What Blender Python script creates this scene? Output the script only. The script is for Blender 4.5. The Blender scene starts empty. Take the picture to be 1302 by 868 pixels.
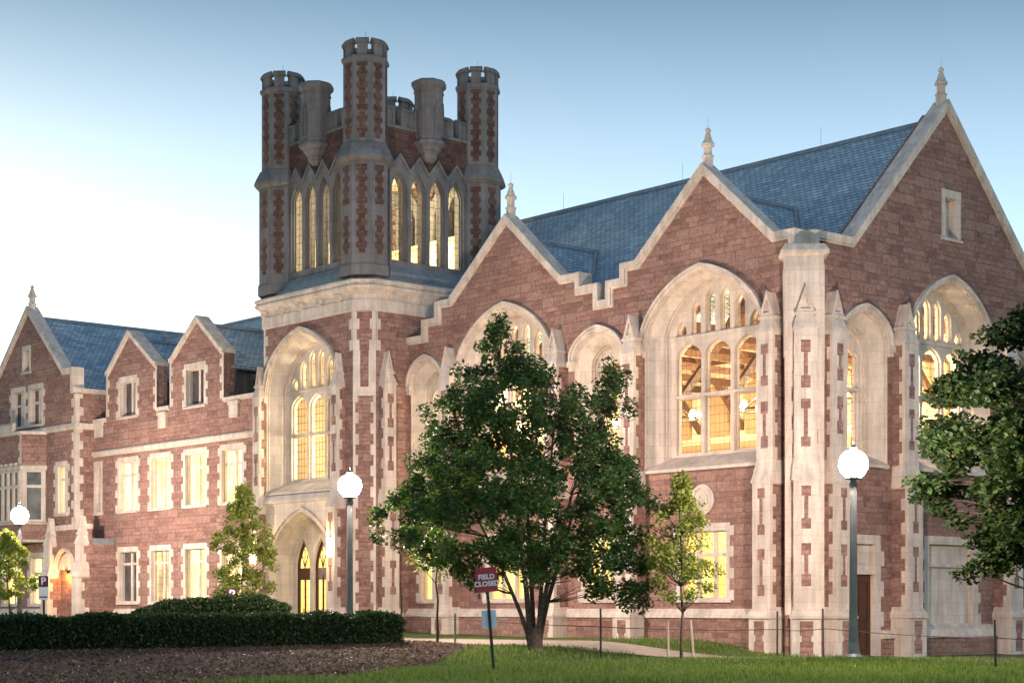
import bpy, bmesh, math, random
import numpy as np
from mathutils import Vector, Matrix, noise as mnoise
from mathutils.geometry import tessellate_polygon
R = math.radians
random.seed(7)
rng = np.random.default_rng(7)
sc = bpy.context.scene
COL = sc.collection

# ------------------------------------------------------------------ camera, sky, sun, exposure
cam = bpy.data.cameras.new('camera'); cam_o = bpy.data.objects.new('camera', cam); COL.objects.link(cam_o)
cam.sensor_width = 36.0; cam.lens = 36.0 * 2300 / 1302; cam.shift_y = 339.0 / 1302
cam.clip_end = 6000; cam_o.location = (0, 0, 1.5); cam_o.rotation_euler = (R(90), 0, 0)
sc.camera = cam_o

SKY_SAT = .55
SKY_GRAD = [(0.0, (2.5, 2.4, 2.3)), (1.0, (.95, 1.05, 1.15)), (.10, (1.6, 1.63, 1.64)), (.18, (1.04, 1.17, 1.23)), (.25, (.74, .85, .90)), (.335, (.28, .41, .475)), (.5, (.72, .84, .93))]   # dusk: the air near the horizon still glows, higher up it dims
SKY_SIDE = [(0.0, (.98, .95, .96)), (1.0, (.64, .64, .64)), (.5, (.95, .94, .96)), (.85, (.84, .84, .84))]
SUN_AZ, SUN_EL = -28.0, 4.0            # sunset behind the left wing, just out of frame
w = bpy.data.worlds.new('World'); sc.world = w; w.use_nodes = True
nt = w.node_tree; nt.nodes.clear()
out = nt.nodes.new('ShaderNodeOutputWorld'); bg = nt.nodes.new('ShaderNodeBackground')
sky = nt.nodes.new('ShaderNodeTexSky'); sky.sky_type = 'NISHITA'; sky.sun_disc = False
sky.sun_elevation = R(SUN_EL); sky.sun_rotation = R(SUN_AZ); sky.air_density = 1.0; sky.dust_density = 0.6; sky.ozone_density = 3.0
hs = nt.nodes.new('ShaderNodeHueSaturation'); hs.inputs['Saturation'].default_value = SKY_SAT
nt.links.new(sky.outputs[0], hs.inputs['Color'])
tc = nt.nodes.new('ShaderNodeTexCoord'); sp = nt.nodes.new('ShaderNodeSeparateXYZ'); nt.links.new(tc.outputs['Generated'], sp.inputs[0])
rp = nt.nodes.new('ShaderNodeValToRGB'); nt.links.new(sp.outputs[2], rp.inputs[0])
for i, (p, c) in enumerate(SKY_GRAD):
    e = rp.color_ramp.elements[i] if i < 2 else rp.color_ramp.elements.new(p)
    e.position = p; e.color = (*c, 1)
tint = nt.nodes.new('ShaderNodeMix'); tint.data_type = 'RGBA'; tint.blend_type = 'MULTIPLY'; tint.inputs['Factor'].default_value = 1.0
nt.links.new(rp.outputs[0], tint.inputs['B']); nt.links.new(hs.outputs[0], tint.inputs['A'])
dp = nt.nodes.new('ShaderNodeVectorMath'); dp.operation = 'DOT_PRODUCT'; nt.links.new(tc.outputs['Generated'], dp.inputs[0])
dp.inputs[1].default_value = (math.sin(R(SUN_AZ)), math.cos(R(SUN_AZ)), 0)
mr = nt.nodes.new('ShaderNodeMath'); mr.operation = 'MULTIPLY_ADD'; mr.inputs[1].default_value = .5; mr.inputs[2].default_value = .5; nt.links.new(dp.outputs['Value'], mr.inputs[0])
rp2 = nt.nodes.new('ShaderNodeValToRGB'); nt.links.new(mr.outputs[0], rp2.inputs[0])
for i, (p, c) in enumerate(SKY_SIDE):
    e = rp2.color_ramp.elements[i] if i < 2 else rp2.color_ramp.elements.new(p)
    e.position = p; e.color = (*c, 1)
tint2 = nt.nodes.new('ShaderNodeMix'); tint2.data_type = 'RGBA'; tint2.blend_type = 'MULTIPLY'; tint2.inputs['Factor'].default_value = 1.0
nt.links.new(tint.outputs['Result'], tint2.inputs['A']); nt.links.new(rp2.outputs[0], tint2.inputs['B'])
nt.links.new(tint2.outputs['Result'], bg.inputs['Color']); bg.inputs['Strength'].default_value = 0.15
nt.links.new(bg.outputs[0], out.inputs[0])

sun = bpy.data.lights.new('sun', 'SUN'); sun.energy = 0.12; sun.angle = R(20); sun.color = (1.0, 0.80, 0.74)
sun_o = bpy.data.objects.new('sun', sun); COL.objects.link(sun_o)
_a, _e = R(SUN_AZ), R(SUN_EL + 8)
sun_dir = Vector((math.sin(_a) * math.cos(_e), math.cos(_a) * math.cos(_e), math.sin(_e)))
sun_o.rotation_euler = (-sun_dir).to_track_quat('-Z', 'Y').to_euler()

sc.view_settings.view_transform = 'Standard'; sc.view_settings.look = 'None'
sc.view_settings.gamma = 1.0; sc.view_settings.exposure = 1.82
sc.cycles.use_denoising = True
sc.cycles.max_bounces = 7; sc.cycles.transparent_max_bounces = 16
sc.cycles.sample_clamp_indirect = 6.0

LAMP_E, HALL_W, TOWER_W = 320.0, 370.0, 250.0

# ------------------------------------------------------------------ materials
class NT:
    def __init__(s, name):
        s.m = bpy.data.materials.new(name); s.m.use_nodes = True; s.t = s.m.node_tree; s.t.nodes.clear()
        s.out = s.n('OutputMaterial')
    def n(s, typ, **kw):
        nd = s.t.nodes.new('ShaderNode' + typ)
        for k, v in kw.items(): setattr(nd, k, v)
        return nd
    def l(s, a, b): s.t.links.new(a, b)
    def mix(s, blend, f, a, b):
        nd = s.n('Mix', data_type='RGBA', blend_type=blend)
        for key, val in (('Factor', f), ('A', a), ('B', b)):
            if hasattr(val, 'links') or hasattr(val, 'is_output'): s.l(val, nd.inputs[key])
            elif key == 'Factor': nd.inputs[key].default_value = val
            else: nd.inputs[key].default_value = (*val, 1)
        return nd.outputs['Result']
    def math(s, op, a, b=None):
        nd = s.n('Math', operation=op)
        for i, val in enumerate((a, b)):
            if val is None: continue
            if hasattr(val, 'is_output'): s.l(val, nd.inputs[i])
            else: nd.inputs[i].default_value = val
        return nd.outputs[0]
    def coord(s, kind='Object'): return s.n('TexCoord').outputs[kind]
    def noise(s, vec, scale, detail=4, rough=.55):
        nd = s.n('TexNoise'); nd.inputs['Scale'].default_value = scale; nd.inputs['Detail'].default_value = detail
        nd.inputs['Roughness'].default_value = rough
        if vec is not None: s.l(vec, nd.inputs['Vector'])
        return nd
    def ramp(s, fac, stops):
        nd = s.n('ValToRGB'); s.l(fac, nd.inputs[0]); e = nd.color_ramp.elements
        while len(e) < len(stops): e.new(0.5)
        for i, (p, c) in enumerate(stops): e[i].position = p; e[i].color = (*c, 1)
        return nd.outputs[0]
    def bsdf(s, col, rough=.85, spec=.2, bump=None, bstr=.5, bdist=.02, metal=0):
        b = s.n('BsdfPrincipled')
        if hasattr(col, 'is_output'): s.l(col, b.inputs['Base Color'])
        else: b.inputs['Base Color'].default_value = (*col, 1)
        b.inputs['Roughness'].default_value = rough; b.inputs['Specular IOR Level'].default_value = spec
        b.inputs['Metallic'].default_value = metal
        if bump is not None:
            bn = s.n('Bump'); bn.inputs['Strength'].default_value = bstr; bn.inputs['Distance'].default_value = bdist
            s.l(bump, bn.inputs['Height']); s.l(bn.outputs[0], b.inputs['Normal'])
        s.l(b.outputs[0], s.out.inputs['Surface']); return b
    def wallvec(s, h='x-y'):
        sp = s.n('SeparateXYZ'); s.l(s.coord(), sp.inputs[0])
        hh = {'x-y': lambda: s.math('SUBTRACT', sp.outputs[0], sp.outputs[1]), 'x': lambda: sp.outputs[0], 'y': lambda: sp.outputs[1]}[h]()
        cb = s.n('CombineXYZ'); s.l(hh, cb.inputs[0]); s.l(sp.outputs[2], cb.inputs[1]); return cb.outputs[0]
    def brick(s, vec, wd, ht, c1, c2, mc, mortar=.012, smooth=.1, offset=.5, sq=1.0, sqf=2, bias=0.0):
        b = s.n('TexBrick'); s.l(vec, b.inputs['Vector']); b.offset = offset; b.squash = sq; b.squash_frequency = sqf
        b.inputs['Scale'].default_value = 1.0
        for k, v in (('Color1', c1), ('Color2', c2), ('Mortar', mc)): b.inputs[k].default_value = (*v, 1)
        b.inputs['Mortar Size'].default_value = mortar; b.inputs['Mortar Smooth'].default_value = smooth; b.inputs['Bias'].default_value = bias
        b.inputs['Brick Width'].default_value = wd; b.inputs['Row Height'].default_value = ht
        return b

def mat_masonry(name, wd=.40, ht=.18, tone=1.0):
    t = NT(name); v = t.wallvec()
    wob = t.noise(t.coord(), 1.7, 3); wv = t.n('VectorMath', operation='MULTIPLY_ADD')
    t.l(wob.outputs['Color'], wv.inputs[0]); wv.inputs[1].default_value = (.07, .045, 0); t.l(v, wv.inputs[2]); v = wv.outputs[0]
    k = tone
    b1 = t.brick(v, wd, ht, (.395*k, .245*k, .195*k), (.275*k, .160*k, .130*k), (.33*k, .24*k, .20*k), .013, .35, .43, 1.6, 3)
    big = t.brick(v, wd * 1.55, ht * 2, (0, 0, 0), (1, 1, 1), (0, 0, 0), .013, .35, .31, 1.4, 2)
    sel = t.brick(v, wd * 1.55, ht * 2, (0, 0, 0), (1, 1, 1), (1, 1, 1), 0.0, 0, .31, 1.4, 2)
    mk = t.math('GREATER_THAN', sel.outputs['Color'], .64)
    bigc = t.mix('MIX', big.outputs['Color'], (.26*k, .155*k, .125*k), (.375*k, .24*k, .195*k))
    b2 = t.brick(v, wd * 1.63, ht, (1.12, 1.08, 1.05), (.84, .83, .86), (1, 1, 1), 0.0, 0, .37, 1.3, 2)
    c = t.mix('MIX', mk, t.mix('MULTIPLY', .9, b1.outputs['Color'], b2.outputs['Color']), bigc)
    fac = t.math('ADD', t.math('MULTIPLY', b1.outputs['Fac'], t.math('SUBTRACT', 1.0, mk)), t.math('MULTIPLY', big.outputs['Fac'], mk))
    c = t.mix('MIX', t.math('MULTIPLY', fac, .45), c, (.20*k, .14*k, .125*k))
    n1 = t.noise(t.coord(), 7, 8, .72); n2 = t.noise(t.coord(), .35, 4); n4 = t.noise(t.coord(), 26, 5, .7)
    c = t.mix('MULTIPLY', .9, c, t.ramp(n1.outputs[0], [(.28, (.60, .58, .58)), (.72, (1.36, 1.34, 1.32))]))
    c = t.mix('MULTIPLY', .7, c, t.ramp(n4.outputs[0], [(.3, (.66, .65, .65)), (.7, (1.30, 1.30, 1.30))]))
    c = t.mix('MULTIPLY', .7, c, t.ramp(n2.outputs[0], [(.3, (.78, .78, .82)), (.7, (1.16, 1.13, 1.11))]))
    n3 = t.noise(t.coord(), 4.5, 6, .65)
    hgt = t.math('ADD', t.math('MULTIPLY', t.math('SUBTRACT', 1.0, fac), .7), t.math('MULTIPLY', n3.outputs[0], 1.4))
    t.bsdf(c, .9, .15, hgt, .9, .07); return t.m

def mat_stone(name, col=(.62, .54, .46), stain=.5, joints=True):
    t = NT(name); v = t.wallvec()
    b = t.brick(v, .8, .42, (1.05, 1.04, 1.03), (.93, .92, .91), (.72, .70, .68), .006 if joints else 0, .3)
    n1 = t.noise(t.coord(), 1.3, 5, .6); n2 = t.noise(t.coord(), 14, 4)
    mp = t.n('Mapping'); mp.inputs['Scale'].default_value = (2.2, 2.2, .25); t.l(t.coord(), mp.inputs[0]); n3 = t.noise(mp.outputs[0], 1.5, 5, .65)
    c = t.mix('MULTIPLY', 1.0, col, b.outputs['Color'])
    c = t.mix('MULTIPLY', .8, c, t.ramp(n1.outputs[0], [(.3, (.84, .83, .82)), (.7, (1.1, 1.09, 1.08))]))
    c = t.mix('MULTIPLY', .5, c, t.ramp(n2.outputs[0], [(.3, (.85, .85, .85)), (.7, (1.1, 1.1, 1.1))]))
    c = t.mix('MULTIPLY', stain, c, t.ramp(n3.outputs[0], [(.35, (.62, .61, .6)), (.6, (1.05, 1.05, 1.05))]))
    t.bsdf(c, .85, .2, t.math('ADD', n2.outputs[0], t.math('MULTIPLY', b.outputs['Fac'], -.6)), .35, .015); return t.m

def mat_slate(name, axis):
    t = NT(name); v = t.wallvec(axis)
    b = t.brick(v, .27, .135, (.37, .495, .56), (.245, .345, .405), (.03, .045, .06), .014, .25, .5, 1, 2)
    b2 = t.brick(v, .41, .135, (1.25, 1.2, 1.15), (.8, .85, .9), (1, 1, 1), 0, 0, .31)
    n = t.noise(t.coord(), .8, 5); n2 = t.noise(t.coord(), 20, 3)
    c = t.mix('MULTIPLY', .8, b.outputs['Color'], b2.outputs['Color'])
    c = t.mix('MULTIPLY', .6, c, t.ramp(n.outputs[0], [(.3, (.8, .82, .84)), (.7, (1.18, 1.15, 1.12))]))
    t.bsdf(c, .55, .35, t.math('ADD', t.math('MULTIPLY', b.outputs['Fac'], -1), t.math('MULTIPLY', n2.outputs[0], .3)), .6, .03); return t.m

def mat_noise(name, c1, c2, scale=6, rough=.8, spec=.2, bump=.3, dist=.02, metal=0, detail=5):
    t = NT(name); n = t.noise(t.coord(), scale, detail, .6)
    t.bsdf(t.ramp(n.outputs[0], [(.3, c1), (.7, c2)]), rough, spec, n.outputs[0], bump, dist, metal); return t.m

def mat_glass(name, gw=.2, gh=.26, tintc=(1, .95, .85)):
    t = NT(name); v = t.wallvec()
    b = t.brick(v, gw, gh, (1, 1, 1), (1, 1, 1), (0, 0, 0), .0085, .0, 0.0)
    tr = t.n('BsdfTransparent'); tr.inputs[0].default_value = (*tintc, 1)
    gl = t.n('BsdfGlossy'); gl.inputs['Roughness'].default_value = .08
    fr = t.n('Fresnel'); fr.inputs[0].default_value = 1.16
    bn = t.n('Bump'); nz = t.noise(t.coord(), 2.5, 2); t.l(nz.outputs[0], bn.inputs['Height']); bn.inputs['Strength'].default_value = .1; bn.inputs['Distance'].default_value = .02
    t.l(bn.outputs[0], gl.inputs['Normal'])
    mx = t.n('MixShader'); t.l(fr.outputs[0], mx.inputs[0]); t.l(tr.outputs[0], mx.inputs[1]); t.l(gl.outputs[0], mx.inputs[2])
    ld = t.n('BsdfDiffuse'); ld.inputs[0].default_value = (.12, .11, .10, 1)
    m2 = t.n('MixShader'); t.l(b.outputs['Fac'], m2.inputs[0]); t.l(mx.outputs[0], m2.inputs[1]); t.l(ld.outputs[0], m2.inputs[2])
    t.l(m2.outputs[0], t.out.inputs['Surface']); return t.m

def mat_litpane(name, col_lo, col_hi, strength, gw=.28, gh=.33, z0=0, z1=3):
    """a lit window: blind and room behind glow through leaded glass"""
    t = NT(name); v = t.wallvec()
    mp = t.n('Mapping'); mp.inputs['Scale'].default_value = (1.3, 1.3, .5); t.l(t.coord(), mp.inputs[0]); n = t.noise(mp.outputs[0], 1.1, 3)
    c = t.ramp(n.outputs[0], [(.38, col_lo), (.58, col_hi)])
    b = t.brick(v, gw, gh, (1, 1, 1), (1, 1, 1), (.45, .42, .35), .012, .1, 0.0)
    c = t.mix('MULTIPLY', 1.0, c, b.outputs['Color'])
    em = t.n('Emission'); t.l(c, em.inputs[0]); em.inputs[1].default_value = strength
    gl = t.n('BsdfGlossy'); gl.inputs['Roughness'].default_value = .1; gl.inputs[0].default_value = (.6, .6, .6, 1)
    mx = t.n('MixShader'); mx.inputs[0].default_value = .06; t.l(em.outputs[0], mx.inputs[1]); t.l(gl.outputs[0], mx.inputs[2])
    t.l(mx.outputs[0], t.out.inputs['Surface']); return t.m

def mat_emit(name, col, s):
    t = NT(name); e = t.n('Emission'); e.inputs[0].default_value = (*col, 1); e.inputs[1].default_value = s
    t.l(e.outputs[0], t.out.inputs['Surface']); return t.m

def mat_leaf(name, c1, c2, c3):
    t = NT(name); g = t.n('NewGeometry')
    n = t.noise(t.coord(), .9, 3)
    f = t.math('ADD', t.math('MULTIPLY', g.outputs['Random Per Island'], .65), t.math('MULTIPLY', n.outputs[0], .4))
    c = t.ramp(f, [(.12, c1), (.5, c2), (.95, c3)])
    b = t.n('BsdfPrincipled'); t.l(c, b.inputs['Base Color']); b.inputs['Roughness'].default_value = .55; b.inputs['Specular IOR Level'].default_value = .3
    tr = t.n('BsdfTranslucent'); t.l(t.mix('MULTIPLY', 1.0, c, (1.5, 1.6, .7)), tr.inputs[0])
    mx = t.n('MixShader'); mx.inputs[0].default_value = .35; t.l(b.outputs[0], mx.inputs[1]); t.l(tr.outputs[0], mx.inputs[2])
    t.l(mx.outputs[0], t.out.inputs['Surface']); return t.m

def mat_wood(name, c1, c2, rough=.5):
    t = NT(name); mp = t.n('Mapping'); mp.inputs['Scale'].default_value = (9, 9, .7); t.l(t.coord(), mp.inputs[0])
    n = t.noise(mp.outputs[0], 2, 5); t.bsdf(t.ramp(n.outputs[0], [(.3, c1), (.7, c2)]), rough, .3, n.outputs[0], .2, .01); return t.m

M = {}
M['masonry'] = mat_masonry('rock_faced_red_granite')
M['masonry_fine'] = mat_masonry('small_red_granite', .36, .16)
M['masonry_dark'] = mat_masonry('dimmed_red_granite', .36, .16, .42)  # small granite with its colour darkened to paint the dimness high on the tower
M['stone'] = mat_stone('limestone', (.69, .61, .53), .7)
M['stone_plain'] = mat_stone('limestone_plain', (.68, .60, .515), .5, True)
M['stone_weathered_dim'] = mat_stone('limestone_weathered_dim', (.20, .197, .198), .8)  # weathered stone, base colour also darkened for weaker light at the tower top
M['slate_long'] = mat_slate('slate_long', 'y'); M['slate_cross'] = mat_slate('slate_cross', 'x')
M['lead'] = mat_noise('lead', (.15, .175, .19), (.27, .30, .31), 3, .5, .4)
M['glass'] = mat_glass('leaded_glass', .22, .30)
M['lit'] = mat_litpane('lit_blind', (1.0, .66, .20), (1.0, .85, .40), .75)
M['lit_yellow'] = mat_litpane('lit_yellow', (1.0, .60, .12), (1.0, .78, .24), .62)
M['lit_soft'] = mat_litpane('lit_soft', (.50, .34, .17), (1.0, .74, .36), .45)
M['dark_glass'] = (lambda t: (t.bsdf(t.ramp(t.noise(t.coord(), 1.2, 3).outputs[0], [(.35, (.035, .035, .04)), (.7, (.13, .12, .12))]), .08, .6), t.m)[1])(NT('dark_glass'))
M['door'] = mat_wood('oak_door', (.055, .020, .010), (.11, .042, .02))
M['timber'] = mat_wood('dark_timber', (.09, .045, .025), (.17, .085, .045))
M['plaster'] = mat_noise('cream_plaster', (.74, .66, .46), (.80, .73, .54), 2, .9)
M['panelling'] = mat_wood('oak_panelling', (.36, .235, .125), (.50, .34, .19))
M['bark'] = mat_noise('bark', (.055, .04, .032), (.14, .105, .085), 14, .9, .1, .6, .03)
M['bark_pale'] = mat_noise('pale_bark', (.12, .085, .065), (.30, .23, .18), 10, .9, .1, .6, .03)
M['leaf_dark'] = mat_leaf('birch_leaf', (.018, .050, .020), (.034, .085, .030), (.105, .155, .048))
M['leaf_maple'] = mat_leaf('maple_leaf', (.011, .027, .010), (.020, .048, .016), (.065, .088, .024))
M['leaf_light'] = mat_leaf('young_leaf', (.09, .14, .03), (.19, .235, .05), (.36, .37, .10))
M['leaf_hedge'] = mat_leaf('hedge_leaf', (.010, .022, .009), (.018, .040, .014), (.05, .085, .025))
M['post'] = mat_noise('pole_paint', (.085, .095, .095), (.13, .145, .145), 5, .5, .4)
M['iron'] = mat_noise('dark_iron', (.02, .022, .02), (.05, .05, .045), 8, .6, .3)
M['globe'] = mat_emit('lamp_globe', (1.0, .77, .66), LAMP_E)
M['bulb'] = mat_emit('warm_bulb', (1.0, .76, .42), 12.0)
M['stake'] = mat_wood('stake_wood', (.28, .22, .16), (.46, .38, .29), .85)
M['sign_red'] = mat_noise('sign_red', (.33, .022, .035), (.38, .03, .042), 6, .45, .4, .05)
M['sign_white'] = mat_noise('sign_white', (.72, .72, .72), (.82, .82, .82), 6, .5, .3, .05)
M['sign_blue'] = mat_noise('sign_pale_blue', (.58, .68, .78), (.66, .76, .84), 3, .6, .2, .05)
M['sign_maroon'] = mat_noise('sign_maroon', (.09, .03, .05), (.12, .04, .06), 6, .5, .3, .05)

# ------------------------------------------------------------------ mesh builder
class MB:
    def __init__(s): s.v = []; s.f = []
    def add(s, vs, fs):
        o = len(s.v); s.v += [tuple(p) for p in vs]; s.f += [tuple(i + o for i in f) for f in fs]
    def cut(s):
        s.cuts = getattr(s, 'cuts', []) + [(len(s.v), len(s.f))]
    def build_each(s, name, mat, parent=None):
        """one mesh for every run of shapes between cut() calls"""
        s.cut(); v0 = f0 = 0
        for v1, f1 in s.cuts:
            if f1 > f0:
                m = MB(); m.v = s.v[v0:v1]; m.f = [tuple(i - v0 for i in f) for f in s.f[f0:f1]]; m.build(name, mat, parent)
            v0, f0 = v1, f1
    def prism(s, pl, loops, d0, d1):
        """polygon with holes in plane pl, extruded from depth d0 to d1"""
        if isinstance(loops[0][0], (int, float)): loops = [loops]
        tris = tessellate_polygon([[Vector((a, z, 0)) for a, z in lp] for lp in loops])
        flat = [p for lp in loops for p in lp]; n = len(flat)
        vs = [pl(a, z, d0) for a, z in flat] + [pl(a, z, d1) for a, z in flat]
        fs = [t for t in tris] + [tuple(i + n for i in reversed(t)) for t in tris]
        o = 0
        for lp in loops:
            k = len(lp)
            for i in range(k):
                j = (i + 1) % k; fs.append((o + i, o + j, o + j + n, o + i + n))
            o += k
        s.add(vs, fs)
    def box(s, pl, a0, a1, z0, z1, d0, d1): s.prism(pl, [(a0, z0), (a1, z0), (a1, z1), (a0, z1)], d0, d1)
    def sweep_a(s, pl, prof, a0, a1):
        """profile in (d,z) swept along a"""
        n = len(prof); vs = [pl(a0, z, d) for d, z in prof] + [pl(a1, z, d) for d, z in prof]
        fs = [tuple(range(n)), tuple(range(2 * n - 1, n - 1, -1))] + [(i, (i + 1) % n, (i + 1) % n + n, i + n) for i in range(n)]
        s.add(vs, fs)
    def loft(s, rings, closed=True, caps=True):
        n = len(rings[0]); vs = [p for r in rings for p in r]; fs = []
        for k in range(len(rings) - 1):
            for i in range(n if closed else n - 1):
                j = (i + 1) % n; fs.append((k * n + i, k * n + j, (k + 1) * n + j, (k + 1) * n + i))
        if caps and closed: fs += [tuple(range(n - 1, -1, -1)), tuple(range((len(rings) - 1) * n, len(rings) * n))]
        s.add(vs, fs)
    def lathe(s, cx, cy, prof, n=12, rot=0.0):
        s.loft([[(cx + r * math.cos(rot + 2 * math.pi * i / n), cy + r * math.sin(rot + 2 * math.pi * i / n), z) for i in range(n)] for r, z in prof])
    def tube(s, pts, rad, n=7):
        pts = [Vector(p) for p in pts]; rings = []
        for i, p in enumerate(pts):
            d = (pts[min(i + 1, len(pts) - 1)] - pts[max(i - 1, 0)]).normalized()
            u = d.cross(Vector((0.31, 0.95, 0.05)) if abs(d.z) > .6 else Vector((0, 0, 1))).normalized(); v = d.cross(u)
            rings.append([tuple(p + (u * math.cos(2 * math.pi * k / n) + v * math.sin(2 * math.pi * k / n)) * rad[i]) for k in range(n)])
        s.loft(rings)
    def build(s, name, mat, parent=None, smooth=False, recalc=True):
        me = bpy.data.meshes.new(name); me.from_pydata(s.v, [], s.f)
        if recalc:
            bm = bmesh.new(); bm.from_mesh(me); bmesh.ops.recalc_face_normals(bm, faces=bm.faces); bm.to_mesh(me); bm.free()
        me.materials.append(M[mat] if isinstance(mat, str) else mat)
        if smooth:
            for p in me.polygons: p.use_smooth = True
        o = bpy.data.objects.new(name, me); COL.objects.link(o)
        if parent: o.parent = parent
        return o

def thing(name, label, cat, loc=(0, 0, 0), rz=0, group=None):
    o = bpy.data.objects.new(name, None); COL.objects.link(o); o.location = loc; o.rotation_euler = (0, 0, rz)
    o.empty_display_size = .2; return tag(o, label, cat, group)
def tag(o, label=None, cat=None, group=None, kind=None):
    for k, v in (('label', label), ('category', cat), ('group', group), ('kind', kind)):
        if v: o[k] = v
    return o

def plane(ox, oy, ax, ay, dx, dy):
    return lambda a, z, d: (ox + ax * a + dx * d, oy + ay * a + dy * d, z)
def F(v0): return plane(v0, 0, 0, 1, 1, 0)        # long fronts; a runs along the front, d inwards
def G(u0): return plane(0, u0, 1, 0, 0, 1)        # gable ends
def FB(v0): return plane(v0, 0, 0, 1, -1, 0)
def GB(u0): return plane(0, u0, 1, 0, 0, -1)

# building axes: local x = depth behind the long front, local y = along it away from the camera
XC, YC = 9.275, 57.5
ANG = R(40.95)
def world(v, u, z=0): return (XC + v * math.cos(ANG) - u * math.sin(ANG), YC + v * math.sin(ANG) + u * math.cos(ANG), z)
BLD = thing('university_building', 'red granite gothic building with limestone trim, slate roofs and a turreted tower', 'building', (XC, YC, 0), ANG)

# ------------------------------------------------------------------ architectural vocabulary
def arch(c, hw, spring, rise, n=12, a=.20):
    pts = []
    for i in range(-n, n + 1):
        s = math.sin(i / n * math.pi / 2) if abs(i) < n else math.copysign(1, i)
        q = abs(s); pts.append((c + hw * s, spring + rise * ((1 - a) * math.sqrt(max(0, 1 - q * q)) + a * (1 - q))))
    return pts
def opening(c, hw, spring, rise, sill, n=12, a=.20): return [(c - hw, sill)] + arch(c, hw, spring, rise, n, a) + [(c + hw, sill)]
def arch_z(c, hw, spring, rise, x, a=.20):
    q = min(1, abs(x - c) / hw); return spring + rise * ((1 - a) * math.sqrt(1 - q * q) + a * (1 - q))

def hood(mb, pl, c, hw, spring, rise, th=.2, a=.20, stub=.12):
    for t0, t1, d in ((.0, th * .55, -.09), (th * .55, th, -.17)):
        o = [(c - hw - t1, spring - stub)] + arch(c, hw + t1, spring, rise + t1 * 1.1, 12, a) + [(c + hw + t1, spring - stub)]
        i = [(c - hw - t0, spring - stub)] + arch(c, hw + t0, spring, rise + t0 * 1.1, 12, a) + [(c + hw + t0, spring - stub)]
        mb.prism(pl, o + i[::-1], d, .04)
    for sgn in (-1, 1):
        x = c + sgn * (hw + th * .6); mb.box(pl, x - .17, x + .17, spring - stub - .2, spring - stub, -.16, .04)
        mb.box(pl, x - .11, x + .11, spring - stub - .36, spring - stub - .2, -.11, .04)

def reveal(mb, pl, oo, io, depth, sill_o, steps):
    rings = []
    for t, d in steps:
        hw = oo[1] + (io[1] - oo[1]) * t; sp = oo[2] + (io[2] - oo[2]) * t; ri = oo[3] + (io[3] - oo[3]) * t; c = oo[0] + (io[0] - oo[0]) * t
        rings.append([pl(a, z, d) for a, z in [(c - hw, sill_o)] + arch(c, hw, sp, ri) + [(c + hw, sill_o)]])
    mb.loft(rings, closed=False, caps=False)

STEPS = [(0, -.02), (.06, -.02), (.06, .07), (.12, .07), (.12, .13), (.16, .15), (.74, .50), (.74, .60), (.84, .60), (.84, .70), (.93, .70), (1, .80)]

def arch_window(pl, c, ohw, ihw, osp, ori, isp, iri, sill, n, sp, lw, tran, bar, pane='glass', wall_th=1.0, lbl=None):
    """deep splayed stone window: splay, sill, two-layer tracery, pane, hood mould"""
    mb = MB(); sb = sill - .62
    reveal(mb, pl, (c, ohw, osp, ori), (c, ihw, isp, iri), .64, sb, STEPS)
    mb.sweep_a(pl, [(-.10, sb + .02), (-.10, sb + .12), (-.02, sb + .18), (.78, sill - .02), (.99, sill - .02), (.99, sb + .02)], c - ohw - .004, c + ohw + .004)
    outl = opening(c, ihw + .25, isp, iri + .25, sill - .06)
    for lay, (e, d0, d1) in enumerate(((.06, .76, .86), (0, .86, 1.0))):
        holes = []
        for i in range(n):
            x = c + (i - (n - 1) / 2) * sp; h = lw / 2 + e
            holes.append([(x - h, sill + .1 - e), (x + h, sill + .1 - e), (x + h, tran - .08 + e), (x - h, tran - .08 + e)])
            if bar:
                s0 = bar - .68; holes.append([(x - h, tran + .08 - e), ] + [(a, z) for a, z in arch(x, h, s0, .46 + e, 6, .3)] + [(x + h, tran + .08 - e)])
                for k in (-1, 1):
                    xx = x + k * sp / 4; hh = .185 + e * .8
                    top = min(arch_z(c, ihw, isp, iri, xx - .2), arch_z(c, ihw, isp, iri, xx + .2)) - .11
                    if abs(xx - c) + hh > ihw + .02: continue
                    if top - bar - .13 > .26:
                        holes.append([(xx - hh, bar + .13 - e)] + arch(xx, hh, top - .30, .30 + e, 5, .5) + [(xx + hh, bar + .13 - e)])
            else:
                top = arch_z(c, ihw, isp, iri, x + h * .8) - .3
                holes.append([(x - h, tran + .08 - e)] + arch(x, h, top - .35, .40 + e, 6, .3) + [(x + h, tran + .08 - e)])
        mb.prism(pl, [outl] + holes, d0 + .0005 * lay, d1)
    if bar: mb.box(pl, c - ihw - .02, c + ihw + .02, bar - .07, bar + .06, .70, .85)
    mb.box(pl, c - ihw - .02, c + ihw + .02, tran - .05, tran + .05, .70, .85)
    wdw = mb.build('window', 'stone_plain', BLD)
    if lbl: wdw['label'] = lbl
    g = MB(); g.add([pl(a, z, .93) for a, z in opening(c, ihw + .1, isp, iri + .1, sill)], [tuple(range(len(outl)))]); g.build('pane', pane, wdw)
    h = MB(); hood(h, pl, c, ohw, osp, ori); h.build('hood_mould', 'stone', wdw)
    return opening(c, ohw, osp, ori, sb)

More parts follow.
